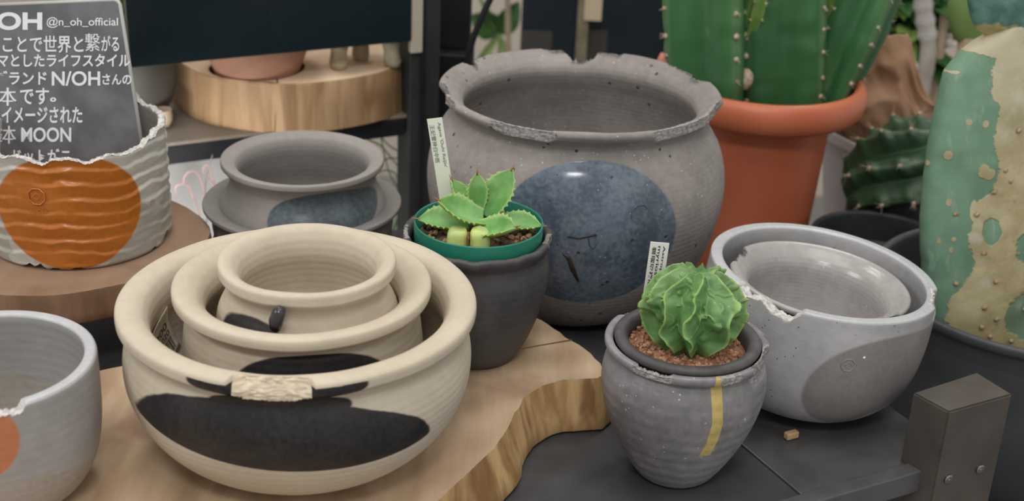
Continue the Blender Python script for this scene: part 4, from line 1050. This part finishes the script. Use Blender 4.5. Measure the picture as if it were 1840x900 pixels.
def column(parent, name, P, R, nr, rot, depth, mat, ar=.024, seed=0, spine=.004, taper=None):
    """ribbed cactus stem along a path with woolly spine cushions on the rib crests"""
    Q = [Vector(q) for q in catmull([tuple(p) for p in P], 12)]; n = nr * 16; V = []; F = []; Cr = []
    up = None; fr = []
    for i, p in enumerate(Q):
        t = (Q[min(i + 1, len(Q) - 1)] - Q[max(i - 1, 0)]).normalized()
        if up is None: up = (Vector((1, 0, 0)) - t * t.x).normalized()
        up = (up - t * up.dot(t)).normalized(); fr.append((p, t, up, t.cross(up)))
        s = i / (len(Q) - 1); r = R * (taper(s) if taper else 1)
        for k in range(n):
            a = 2 * pi * k / n; c = abs(cos((a) * nr / 2)); pr = c ** 2.2
            rr = r * (1 - depth + depth * pr) * (1 + .03 * float(vnoise(a * 2, s * 9, 0, seed)))
            V.append(p + (up * cos(a + rot) + fr[-1][3] * sin(a + rot)) * rr); Cr.append(c ** 6)
    for i in range(len(Q) - 1):
        for k in range(n): F.append((i * n + k, i * n + (k + 1) % n, (i + 1) * n + (k + 1) % n, (i + 1) * n + k))
    F.append(tuple(range(n))[::-1]); F.append(tuple(range((len(Q) - 1) * n, len(Q) * n)))
    mb = MB(); mb.add(V, F, 0); random.seed(seed)
    L = sum((Q[i + 1] - Q[i]).length for i in range(len(Q) - 1)); na = int(L / ar)
    for k in range(nr):
        a = 2 * pi * k / nr + rot
        for q in range(na):
            f_ = (q + .3 + random.random() * .25) / na * (len(Q) - 1); i = min(int(f_), len(Q) - 2); p, t, u_, w_ = fr[i]
            p = p.lerp(fr[i + 1][0], f_ - i); s = f_ / (len(Q) - 1); r = R * (taper(s) if taper else 1)
            o_ = (u_ * cos(a) + w_ * sin(a)); c = p + o_ * r * .99
            bm = bmesh.new(); bmesh.ops.create_icosphere(bm, subdivisions=1, radius=spine * random.uniform(.7, 1.1))
            mb.add([c + v.co * random.uniform(.8, 1.2) for v in bm.verts], [[v.index for v in f.verts] for f in (bm.verts.index_update(), bm.faces)[1]], 1); bm.free()
            for z in range(4):
                dv = (o_ + t * random.uniform(-.8, .8) + o_.cross(t) * random.uniform(-.8, .8)).normalized(); mb.tube([c, c + dv * spine * 2.2], [spine * .18, spine * .03], 4, 1, False)
    o = mb.build(name, [mat, mareo], parent, True)
    at_ = o.data.attributes.new('crest', 'FLOAT', 'POINT'); d_ = np.zeros(len(o.data.vertices), np.float32); d_[:len(Cr)] = Cr; at_.data.foreach_set('value', d_)
    return o
zs = zr - .028
def cpos(u, v, y): 
    p = at_y(u, v, y) - tc; return p
def stem_path(u0, v0, u1, v1, y0, y1): 
    a = cpos(u0, v0, y0); a.z = min(a.z, zs); b_ = cpos(u1, v1, y1)
    d = (b_ - a); return [a, a + d * .33, a + d * .66, a + d * 1.0, a + d * 1.5]
column(pc_, 'stem', stem_path(1280, 178, 1276, 0, 1.475, 1.475), .056, 4, radians(-45 - 22), .40, mcol, .026, 1, .0036, lambda s: .92 + .08 * min(1, s * 4))
column(pc_, 'stem', stem_path(1402, 180, 1404, 0, 1.505, 1.51), .060, 4, radians(-45 - 4), .36, mcol, .026, 2, .0034, lambda s: .93 + .07 * min(1, s * 4))
column(pc_, 'stem', stem_path(1484, 182, 1565, -5, 1.50, 1.50), .036, 4, radians(-75), .40, mcol, .024, 3, .003, lambda s: .85 + .2 * min(1, s * 2))
column(pc_, 'stem', stem_path(1462, 150, 1492, 0, 1.53, 1.53), .022, 5, radians(10), .3, mcol2, .02, 4, .002)
column(pc_, 'stem', [cpos(1343, 80, 1.475), cpos(1352, 45, 1.47), cpos(1362, 8, 1.465), cpos(1366, -20, 1.46)], .011, 5, radians(20), .3, mcol2, .02, 5, .002, lambda s: .35 + .65 * min(1, s * 2))
mb = MB(); bm = bmesh.new(); bmesh.ops.create_icosphere(bm, subdivisions=3, radius=1)
cc = cpos(1340, 142, 1.442)
V = [cc + Vector((v.co.x * .0075, v.co.y * .006, v.co.z * .011)) * (1 + .15 * random.random()) for v in bm.verts]; bm.verts.index_update()
mb.add(V, [tuple(v.index for v in f.verts) for f in bm.faces]); bm.free(); mb.build('scar_knob', mareo, pc_, True)
mb = MB(); c0 = cpos(1191, 114, 1.46); mb.tube([c0 - ZX * .014 + Vector((.012, .004, 0)), c0 - ZX * .006, c0 + ZX * .004, c0 + ZX * .012], [.004, .0065, .007, .0035], 12)
mb.build('bud', simple('pinkish_red_bud', (.55, .17, .12), .5), pc_, True)

# prickly pear in the dark planter
plc = Vector((.505, 1.19, BZ + .0005)); zp = .052 - BZ
pp_ = bowl_thing('potted_prickly_pear', 'large scarred green and tan prickly pear in a charcoal planter', 'potted plant', plc)
lathe('planter', [(0, 0), (.115, 0), (.12, .003), (.143, zp - .02), (.146, zp - .012), (.1505, zp - .008), (.151, zp - .002), (.149, zp), (.1445, zp - .001), (.1425, zp - .01), (.117, .01), (0, .008)],
      simple('charcoal_planter', (.040, .043, .048), .5, c2=(.055, .058, .064), nscale=14, bump=.1), pp_, 220, None, 4)
lathe('soil', [(0, zp - .11), (.128, zp - .11), (.1305, zp - .088), (.1, zp - .084), (0, zp - .08)], b.m, pp_, 100, surf, 4)
pb = at_y(1806, 650, 1.175) - plc; ptop = at_y(1812, 46, 1.215) - plc
upv = (ptop - pb); Hp = upv.length; upv.normalize(); rtv = (Vector((1, .25, 0)) - upv * Vector((1, .25, 0)).dot(upv)).normalized(); dpv = upv.cross(rtv) * -1
if dpv.y < 0: dpv = -dpv
Mp = Matrix((rtv, dpv, upv)).transposed().to_4x4()
px_m = Hp / 604.0
left = [(650, 1700), (600, 1678), (540, 1655), (480, 1648), (420, 1646), (320, 1650), (240, 1660), (170, 1675), (110, 1692), (78, 1722), (62, 1752), (52, 1782), (44, 1795)]
zl = [(650 - v) * px_m for v, u in left]; wl = [(1808 - u) * px_m for v, u in left]
b = B('scarred_pad_skin')
bnd = [(650, 1668), (575, 1690), (535, 1672), (491, 1683), (462, 1716), (440, 1724), (405, 1712), (350, 1716), (327, 1729), (313, 1757), (285, 1760), (262, 1764), (220, 1750), (171, 1764), (142, 1750), (92, 1762), (80, 1732), (66, 1700), (40, 1690)]
xb = b.z.lut([((650 - v) * px_m, (u - 1808) * px_m) for v, u in bnd]) + (b.noise(70, 5, .7) - .5) * .022
def blob(cu, cv, ru, rv): 
    dx = (b.x - (cu - 1808) * px_m) / (ru * px_m); dz = (b.z - (650 - cv) * px_m) / (rv * px_m)
    return ((dx * dx + dz * dz).sqrt() + (b.noise(60, 4) - .5) * .8).ss(1.06, .94)
scar = (b.x - xb).ss(-.0008, .0012) * (1 - blob(1752, 384, 17, 24)) * (1 - blob(1832, 425, 36, 32)) * (1 - blob(1832, 550, 48, 52) * .85) * (1 - blob(1815, 405, 10, 8))
for cu, cv, ru, rv in ((1680, 243, 7, 8), (1713, 190, 5, 5), (1740, 196, 5, 6), (1737, 276, 10, 12), (1747, 283, 10, 10), (1722, 345, 8, 18), (1680, 325, 5, 7), (1655, 258, 4, 9), (1683, 410, 4, 6), (1700, 108, 7, 3), (1687, 390, 4, 4), (1664, 392, 3, 5)): scar = scar.max(blob(cu, cv, ru, rv))
green = b.mix(b.noise(26, 5, vec=b.scaled((1, 1, .5))).ss(.3, .7), (.10, .195, .125), (.15, .26, .175))
green = b.mix(b.noise(50, 5, vec=b.scaled((2, 1, .6))).ss(.58, .74) * .5, green, (.30, .40, .33))
tanc = b.mix(b.noise(34, 6).ss(.3, .7), (.30, .25, .115), (.42, .375, .23))
hz = b.z.ss(.17, .34)
tanc = b.mix(hz * .7, tanc, (.44, .41, .31)); tanc = b.mix(b.noise(20, 6).ss(.58, .7) * .6, tanc, (.47, .455, .385)); tanc = b.mix(b.voro(60).ss(.16, .02) * b.noise(33).gt(.5) * .8, tanc, (.30, .20, .08))
b.set(base=b.mix(scar, green, tanc), rough=.55, spec=.35); b.bump(scar * (.6 + b.noise(60, 5) * .8) + b.noise(90) * .2, .5, .003)
nu, nv = 60, 110; V = []; F = []
for j in range(nv + 1):
    z = Hp * j / nv; w = float(np.interp(z, zl, wl)); th = .026 * (np.interp(j / nv, [0, .2, .8, .93, 1], [.75, 1, .95, .75, .55]))
    for i in range(nu):
        a = 2 * pi * i / nu; cx_ = cos(a); sy_ = sin(a)
        x = w * np.sign(cx_) * abs(cx_) ** .85; y = th * np.sign(sy_) * abs(sy_) ** .8
        nn = float(fbm(x * 22, y * 22, z * 22, 151, 3)) * .0025
        V.append((x + nn * cx_, y * (1 + nn * 40), z))
for j in range(nv):
    for i in range(nu): F.append((j * nu + i, j * nu + (i + 1) % nu, (j + 1) * nu + (i + 1) % nu, (j + 1) * nu + i))
F.append(tuple(range(nu))[::-1]); F.append(tuple(range(nv * nu, (nv + 1) * nu)))
mb = MB(); mb.add(V, F, 0); random.seed(21)
for u, v in ((1755, 315), (1738, 420), (1785, 300), (1800, 430), (1822, 345), (1760, 475), (1815, 535), (1735, 555), (1750, 575), (1762, 545), (1790, 590), (1740, 520), (1830, 130), (1800, 215), (1775, 280), (1725, 350), (1690, 345), (1812, 60), (1690, 470), (1720, 600), (1830, 250)):
    z = (650 - v) * px_m; x = (u - 1808) * px_m; w = float(np.interp(z, zl, wl)); q = min(.98, abs(x) / w); y = -.026 * (1 - q ** (2 / .85)) ** (.4)
    bm = bmesh.new(); bmesh.ops.create_icosphere(bm, subdivisions=2, radius=.0026); bm.verts.index_update()
    mb.add([(x + c.co.x * random.uniform(.7, 1.3), y + c.co.y * .6, z + c.co.z * random.uniform(.6, 1.1)) for c in bm.verts], [tuple(k.index for k in f.verts) for f in bm.faces], 1); bm.free()
o = mb.build('pad', [b.m, simple('brown_areole', (.42, .33, .2), .9, c2=(.24, .14, .07), nscale=250, bump=.5)], pp_, True); o.matrix_local = Matrix.Translation(pb) @ Mp
# upper pad
b2 = B('upper_pad_skin'); nz2 = (b2.z * 30 + b2.noise(30, 5) * 1.2 - .5).ss(.35, .5)
b2.set(base=b2.mix(nz2, b2.mix(b2.noise(40, 5).ss(.35, .65), (.34, .28, .12), (.46, .41, .24)), b2.mix(b2.noise(50).ss(.4, .6), (.05, .13, .10), (.10, .20, .16))), rough=.55); b2.bump(b2.noise(60, 5), .4, .003)
bm = bmesh.new(); bmesh.ops.create_uvsphere(bm, u_segments=48, v_segments=32, radius=1)
for v in bm.verts:
    n_ = 1 + .08 * float(vnoise(v.co.x * 3, v.co.y * 3, v.co.z * 3, 8)); v.co = Vector((v.co.x * .050 * n_, v.co.y * .022 * n_, v.co.z * .085 * n_ + .078))
me = bpy.data.meshes.new('pad'); bm.to_mesh(me); bm.free(); me.materials.append(b2.m); me.polygons.foreach_set('use_smooth', np.ones(len(me.polygons), bool))
o2 = bpy.data.objects.new('pad', me); COL.objects.link(o2); o2.parent = pp_; o2.matrix_local = Matrix.Translation(pb + upv * (Hp - .009) + rtv * .002) @ Mp

# empty black pots between the grey bowls and the prickly pear
kz = at_y(1622, 426, 1.40).z - BZ; hk = kz
k1 = bowl_thing('nursery_pot', 'wide black nursery pot behind the tilted grey bowl', 'pot', (.410, 1.40, BZ + .0005))
mnp = simple('black_nursery_plastic', (.028, .028, .030), .5, c2=(.038, .038, .040), nscale=20)
lathe('body', [(0, 0), (.052, 0), (.055, .002), (.0705, hk - .016), (.0715, hk - .012), (.0752, hk - .008), (.0756, hk - .002), (.0742, hk), (.0705, hk - .001), (.0692, hk - .012), (.053, .004), (0, .004)], mnp, k1, 160, None, 4)
k2 = bowl_thing('nursery_pot', 'smaller black nursery pot nested inside the wide black one', 'pot', (.411, 1.40, BZ + .005))
hk2 = hk - .036
lathe('body', [(0, 0), (.045, 0), (.047, .002), (.0605, hk2 - .008), (.0635, hk2 - .006), (.064, hk2 - .001), (.0625, hk2), (.059, hk2 - .001), (.045, .004), (0, .004)], mnp, k2, 160, None, 4)

# dark ribbed cactus, white pot behind it
rc = at_y(1605, 320, 1.50)
rcp = bowl_thing('potted_ribbed_cactus', 'dark green lumpy ribbed cactus leaning out of a black pot, left of the prickly pear', 'potted plant', (rc.x + .012, 1.525, BZ + .0005))
lathe('pot', [(0, 0), (.045, 0), (.047, .002), (.056, .165), (.059, .167), (.059, .173), (.055, .173), (.046, .004), (0, .004)], mnp, rcp, 100, None, 0)
mdc = cactus_mat('dark_cactus_skin', (.022, .060, .026), (.045, .10, .045), (.20, .24, .16))
P = [Vector((.0, 0, .13)), Vector((-.006, -.004, .18)), Vector((-.012, -.006, .24)), Vector((-.012, -.004, .292))]
Pw = rc - rcp.location
axv = (Pw + Vector((.05, .03, .10))) - (Pw + Vector((-.055, -.03, -.07)))
def ribbed_ball(parent, c, R, nr, mat, tilt, seed, L=1.25):
    nu, nv = nr * 16, 60; V = []; Cr = []; F = []
    for j in range(nv):
        f = pi * (.02 + .96 * j / (nv - 1))
        for i in range(nu):
            a = 2 * pi * i / nu + .25 * sin(f * 2); cc_ = abs(cos(nr * i / nu * pi)); bump_ = .10 * max(0, sin(f * 14 + (int(nr * i / nu + .5) % 2) * 1.5)) * cc_
            r = R * (1 - .30 * (1 - cc_ ** 1.6) * sin(f) + bump_)
            V.append((r * sin(f) * cos(a), r * sin(f) * sin(a), R * L * cos(f))); Cr.append(cc_ ** 6)
    for j in range(nv - 1):
        for i in range(nu): F.append((j * nu + i, (j + 1) * nu + i, (j + 1) * nu + (i + 1) % nu, j * nu + (i + 1) % nu))
    F.append(tuple(range(nu))[::-1]); F.append(tuple(range((nv - 1) * nu, nv * nu)))
    mb = MB(); mb.add(V, F, 0); random.seed(seed)
    for k in range(nr):
        for q in range(6):
            f = (q * 2 * pi + pi / 2 - (k % 2) * 1.5) / 14
            if not .2 < f < 2.9: continue
            a = 2 * pi * k / nr + .25 * sin(f * 2); r = R * 1.10; c0 = Vector((r * sin(f) * cos(a), r * sin(f) * sin(a), R * L * cos(f))); nn = c0.normalized()
            bm = bmesh.new(); bmesh.ops.create_icosphere(bm, subdivisions=1, radius=.0028); bm.verts.index_update()
            mb.add([c0 + v.co for v in bm.verts], [[v.index for v in f_.verts] for f_ in bm.faces], 1); bm.free()
            for s_ in range(4):
                dv = (nn + Vector((random.uniform(-.7, .7), random.uniform(-.7, .7), random.uniform(-.7, .7)))).normalized(); mb.tube([c0, c0 + dv * .012], [.0005, .0001], 4, 1, False)
    o = mb.build('cactus_body', [mat, mareo], parent, True, c, tilt)
    at_ = o.data.attributes.new('crest', 'FLOAT', 'POINT'); d_ = np.zeros(len(o.data.vertices), np.float32); d_[:len(Cr)] = Cr; at_.data.foreach_set('value', d_)
    return o
ribbed_ball(rcp, Pw + Vector((.014, .012, .006)), .060, 8, mdc, (radians(25), radians(48), radians(10)), 33)
wp0 = at_y(1567, 300, 1.665)
wpt = bowl_thing('white_pot', 'white plastic pot holding the brown paper bag, behind the dark ribbed cactus', 'pot', (wp0.x, 1.665, BZ + .0005), (0, 0, RZ))
hw_ = at_y(1530, 264, 1.606).z - BZ
mb = MB()
V = []; F = []
prof4 = [(.036, 0), (.056, hw_ - .012), (.0595, hw_ - .012), (.060, hw_), (.055, hw_), (.053, hw_ - .01), (.034, .006)]
for r, z in prof4:
    for k in range(40):
        a = 2 * pi * k / 40; cx_, sy_ = cos(a), sin(a); e_ = 2 / 5
        V.append((r * np.sign(cx_) * abs(cx_) ** e_, r * np.sign(sy_) * abs(sy_) ** e_, z))
for j in range(len(prof4) - 1):
    for k in range(40): F.append((j * 40 + k, j * 40 + (k + 1) % 40, (j + 1) * 40 + (k + 1) % 40, (j + 1) * 40 + k))
F.append(tuple(range(40))[::-1]); F.append(tuple(range(6 * 40, 7 * 40)))
auto_smooth(mesh('body', V, F, simple('off_white_plastic', (.50, .48, .47), .5), wpt), 30)

# kraft paper, trunks and leaves at the back right
bk = at_y(1570, 160, 1.80)
mk = simple('kraft_paper', (.34, .195, .115), .8, c2=(.40, .24, .145), nscale=8, bump=.3, bscale=25)
def paper_bag():
    nu, nv = 140, 100; V = []; F = []; H_ = at_y(1575, 40, 1.665).z - BZ - .008
    for j in range(nv + 1):
        t = j / nv
        for i in range(nu):
            a = 2 * pi * i / nu
            k = np.interp(t * H_, [0, .006, hw_ - .02, hw_ + .02, hw_ + .10, H_], [0.2, .026, .040, .058, .066, .052])
            amp = np.interp(t * H_, [0, hw_ - .02, hw_ + .03, H_], [.05, .3, 1, 1])
            n = float(fbm(cos(a) * 2.2 + t * 5, sin(a) * 2.2, t * 7, 171, 3)) * .009 * amp; n2 = (1 - abs(float(vnoise(cos(a) * 2.6 + t * 3, sin(a) * 2.6 + t * 8, t * 5, 177))) * 2) * .005 * amp
            top_ = (.03 * float(fbm(cos(a) * 2, sin(a) * 2, 0, 173, 2)) * .3 - .12 * max(0, cos(a - .1))) * max(0, (t - .6) / .4)
            if t == 0: k = 0.02
            V.append(((k + n + n2) * cos(a), (k * .85 + n + n2) * sin(a), H_ * t + top_))
    for j in range(nv):
        for i in range(nu): F.append((j * nu + i, j * nu + (i + 1) % nu, (j + 1) * nu + (i + 1) % nu, (j + 1) * nu + i))
    F.append(tuple(range(nu))[::-1])
    o = mesh('paper_bag', V, F, mk, None, (wp0.x, 1.665, BZ + .008)); m = o.modifiers.new('thickness', 'SOLIDIFY'); m.thickness = .0008; return o
tag(paper_bag(), 'crumpled brown kraft paper bag standing in the white pot', 'paper bag')
def leaf_mesh(mb, base, d, L, Wd, up=ZX, m=0, bend=.3):
    d = d.normalized(); s = d.cross(up).normalized(); n = s.cross(d); nu, nv = 12, 4; V = []; F = []
    for i in range(nu + 1):
        t = i / nu; w = Wd * .5 * (sin(pi * t ** .8) ** .8 if 0 < t < 1 else .02)
        for j in range(-nv, nv + 1):
            q = j / nv; V.append(base + d * L * t + s * w * q + n * (abs(q) * w * .35 - bend * L * t * t))
    k = 2 * nv + 1
    for i in range(nu):
        for j in range(2 * nv): a = i * k + j; F.append((a, a + 1, a + k + 1, a + k))
    # underside a little below so the leaf has thickness
    n0 = len(V); V2 = [v - n * .0008 for v in V]; mb.add(V + V2, F + [tuple(x + n0 for x in f[::-1]) for f in F], m)
b3 = B('deep_green_leaf'); b3.set(base=b3.mix(b3.noise(25).ss(.35, .65), (.025, .085, .022), (.06, .15, .04)), rough=.4, spec=.45); m_dl = b3.m
b3 = B('light_green_leaf'); b3.set(base=b3.mix(b3.noise(25).ss(.35, .65), (.17, .28, .07), (.26, .38, .12)), rough=.45); m_ll = b3.m
m_trunk = simple('pale_trunk_bark', (.30, .26, .22), .85, c2=(.40, .37, .33), nscale=18, bump=.5, bscale=60)
m_tan_stem = simple('tan_stem_bark', (.38, .29, .20), .85, c2=(.46, .37, .27), nscale=25, bump=.4, bscale=60)
def bush(name, label, y, trunk_uv, tr, tips, mats, leafL, seed, stem_mat, n_per=9, cat='plant'):
    """plant rooted on the floor: trunk through the given places, sprays of leaves at the tips"""
    P = [at_y(u, v, y) for u, v in trunk_uv]; foot = Vector((P[0].x, P[0].y, -.8))
    t = empty(name, foot); tag(t, label, cat)
    Q = [Vector(q) for q in catmull([tuple(p - foot) for p in [foot] + P], 8)]
    mb = MB(); mb.tube(Q, [tr * (1 - .3 * i / len(Q)) for i in range(len(Q))], 14); mb.build('stem', stem_mat, t, True)
    random.seed(seed)
    for (u, v) in tips:
        tip = at_y(u, v, y - .01 + random.uniform(-.03, .03)) - foot
        near = min(Q, key=lambda q: (q - tip).length); mb = MB()
        if (near - tip).length > .02: mb.tube([near, near.lerp(tip, .5) + ZX * .012, tip], [tr * .35, tr * .25, .0015], 8); mb.build('branch', stem_mat, t, True)
        for k in range(n_per):
            a = random.random() * 2 * pi; d = Vector((cos(a), sin(a) * .7 - .2, random.uniform(-.7, .5)))
            ml = MB(); leaf_mesh(ml, tip + Vector((random.uniform(-.01, .01), random.uniform(-.01, .01), random.uniform(-.01, .01))), d, leafL * random.uniform(.7, 1.15), leafL * random.uniform(.35, .5), bend=random.uniform(.1, .5)); ml.build('leaf', random.choice(mats), t, True)
    return t
bush('leafy_shrub', 'glossy dark green shrub above the brown paper bag', 2.05, [(1640, 240), (1625, 120), (1610, 20)], .008, [(1600, 10), (1635, 55), (1585, -20), (1655, 15), (1640, 95), (1610, -30), (1660, -25), (1620, 70), (1650, 45), (1595, 40)], [m_dl, m_dl, m_ll], .095, 5, m_tan_stem, 11)
def trunk(name, label, uv, y, r, mat, tag_parts=None):
    P = [at_y(u, v, y) for u, v in uv]; foot = Vector((P[0].x - .01, y, -.8)); mb = MB()
    Q = [Vector(q) for q in catmull([tuple(p - foot) for p in [foot] + P], 10)]
    mb.tube(Q, [r * (1 + .08 * float(vnoise(i * .7, 0, 0, 3))) for i in range(len(Q))], 20); t = empty(name, foot); tag(t, label, 'plant'); mb.build('trunk', mat, t, True); return t, foot, Q
tt, ft, Q = trunk('bare_trunk', 'smooth grey trunk wrapped in clear film, left of the prickly pear', [(1640, 260), (1655, 170), (1668, 90), (1660, 20), (1652, -60)], 1.90, .0115, m_trunk)
mb = MB(); mb.tube([p for p in Q if p.z > .9][:14], [.0135 + .0015 * sin(i * 1.7) for i in range(14)], 20, cap=False); b4 = B('clear_film'); b4.set(base=(.8, .8, .8), rough=.12, alpha=.28, spec=.6); b4.bump(b4.noise(60, 4, dist=1), .8, .004); mb.build('film_wrap', b4.m, tt, True)
tt2, f2_, Q2 = trunk('cut_stem', 'upright tan stem with pale cut stubs between the grey trunk and prickly pear', [(1672, 260), (1684, 120), (1694, 60), (1703, 14)], 2.0, .0085, m_tan_stem)
for u, v, du, dv in ((1702, 36, 28, 0), (1700, 66, 24, -6), (1698, 82, 20, -4)):
    a = at_y(u, v, 1.995) - f2_; c = at_y(u + du, v + dv, 1.975) - f2_; mb = MB(); mb.tube([a, a.lerp(c, .5), c], [.004, .004, .0045], 10); mb.build('stub', simple('pale_cut_stub', (.62, .57, .52), .7), tt2, True)
# light green pad at the very back
gpad = at_y(1752, 22, 1.62)
op2 = empty('green_pad_cactus', (gpad.x, 1.62, -.8)); tag(op2, 'light green smooth pad cactus behind the top of the prickly pear', 'cactus')
bm = bmesh.new(); bmesh.ops.create_uvsphere(bm, u_segments=40, v_segments=24, radius=1)
for v in bm.verts: v.co = Vector((v.co.x * .034, v.co.y * .018, v.co.z * .055 + gpad.z + .8 + .012))
me = bpy.data.meshes.new('pad'); bm.to_mesh(me); bm.free(); me.materials.append(cactus_mat('light_pad_skin', (.15, .25, .07), (.21, .32, .11), (.4, .45, .3))); me.polygons.foreach_set('use_smooth', np.ones(len(me.polygons), bool))
o = bpy.data.objects.new('pad', me); COL.objects.link(o); o.parent = op2
mb = MB(); mb.tube([(0, 0, 0), (.004, .002, .5), (0, 0, gpad.z + .8 - .03)], [.014, .012, .014], 14); mb.build('stem', m_tan_stem, op2, True)

# ------------------------------------------------------------------ dark boards, box and plants at the back centre
m_navy = simple('dark_blue_black_board', (.007, .016, .022), .4, c2=(.010, .022, .028), nscale=6)
m_grb = simple('dark_grey_paint', (.055, .052, .047), .5)
def board(name, label, u0, u1, y, d=.02):
    a = at_y(u0, 60, y); c = at_y(u1, 60, y); w_ = (c - a).length; ctr_ = (a + c) / 2
    t = empty(name, (ctr_.x, ctr_.y, -.8)); tag(t, label, 'board')
    mb = MB(); mb.box((0, 0, .9), (w_, d, 1.8), bev=.002); mb.build('panel', m_navy, t); return t, w_, ctr_
t_, w_, c_ = board('dark_board', 'upright dark board left of the wooden batten, behind the big grey pot', 936, 1038, 2.05)
zz_ = at_y(965, 52, 2.05).z + .8; mb = MB(); mb.box((-w_ * .22, -.0115, zz_ / 2), (w_ * .54, .003, zz_)); mb.build('grey_strip', m_grb, t_)
t_, w_, c_ = board('dark_board', 'upright dark board between the wooden batten and the column cactus', 1054, 1215, 2.05)
zz_ = at_y(1090, 52, 2.05).z + .8; mb = MB(); mb.box((-w_ * .38, -.0115, zz_ / 2), (w_ * .22, .003, zz_)); mb.build('grey_strip', m_grb, t_)
a = at_y(1036, 60, 2.02); c = at_y(1056, 60, 2.02); bt = empty('wooden_batten', ((a.x + c.x) / 2, 2.02, -.8)); tag(bt, 'weathered wooden batten standing between the two dark boards', 'batten')
mb = MB(); mb.box((0, 0, .9), ((c - a).length, .016, 1.8), bev=.001); mb.build('post', simple('weathered_wood', (.16, .145, .09), .8, c2=(.24, .21, .14), nscale=30), bt)
e = at_y(1060, 20, 2.02); mb = MB(); mb.box((e.x - bt.location.x + .004, -.012, e.z + .8 + .012), (.026, .012, .045), bev=.001); mb.build('bracket', simple('pale_wood_block', (.55, .46, .32), .7), bt)
# black appliance box right of the rack post
a = at_y(742, 100, 1.62); c = at_y(848, 96, 1.62); w_ = (c - a).length
ab = empty('black_cabinet', ((a.x + c.x) / 2, 1.66, -.8)); tag(ab, 'black cabinet standing between the rack post and the big grey pot', 'cabinet')
zc = at_y(795, 98, 1.62).z + .8
mb = MB(); mb.box((0, .0, zc / 2), (w_, .08, zc), bev=.002); mb.build('body', m_black, ab)
mb = MB(); mb.box((-.002, .01, zc + .0405), (w_ * .93, .05, .08), bev=.002); mb.build('lid', m_black, ab)
mb = MB(); mb.box((-w_ * .02, .02, zc + .24), (w_ * .80, .02, .32), bev=.002); mb.build('back_panel', simple('dark_plum_panel', (.018, .014, .018), .5), ab)
P = [at_y(u, v, 1.60) - ab.location for u, v in ((832, 190), (838, 120), (850, 70), (866, 30), (884, -10), (900, -60))]
mb = MB(); mb.tube([Vector(q) for q in catmull([tuple(p) for p in P], 8)], .0042, 10); mb.build('cable', simple('black_rubber', (.01, .011, .013), .5), ab, True)
bush('leaf_plant', 'small plant with pale green stalks and one dark leaf, left of the dark boards', 2.35, [(896, 230), (897, 120), (898, 60)], .004, [], [m_dl], .1, 8, simple('pale_green_stalk', (.22, .36, .12), .5))
lp = bpy.data.objects['leaf_plant']; 
for bu, dx_, dz_, L_, W_, mt_ in (((898, 58), -.05, .03, .06, .05, m_dl), ((898, 62), .03, .06, .07, .04, m_dl), ((898, 60), -.045, -.07, .11, .016, m_ll), ((899, 62), .03, -.08, .09, .012, m_ll), ((898, 58), -.03, .05, .08, .012, m_ll)):
    ml = MB(); leaf_mesh(ml, at_y(bu[0], bu[1], 2.34) - lp.location, Vector((dx_, -.01, dz_)), L_, W_, up=Vector((0, -1, .1)), bend=.05); ml.build('leaf', mt_, lp, True)
tk, fk, Qk = trunk('thin_cane', 'thin tan cane standing beside the small leaf plant', [(915, 240), (914, 120), (912, 0), (910, -60)], 2.3, .005, m_tan_stem)
bush('leafy_shrub', 'yellow green shrub seen between the chalkboard and the dark panel', 2.1, [(222, 200), (222, 110), (220, 40), (220, -20)], .006, [(218, 20), (224, 70), (216, -30), (226, 120), (200, 10), (190, -20)], [m_ll, m_ll, m_dl], .06, 15, m_tan_stem, 8)
for nm, gname in (('glazed_bowl', 'tilted grey bowls'), ('nursery_pot', 'black nursery pots'), ('wire', 'wires by the white sack'), ('dark_board', 'dark boards at the back'), ('plant_label', 'plant labels in the pots')):
    for o in bpy.data.objects:
        if o.parent is None and o.name.split('.')[0] == nm: o['group'] = gname
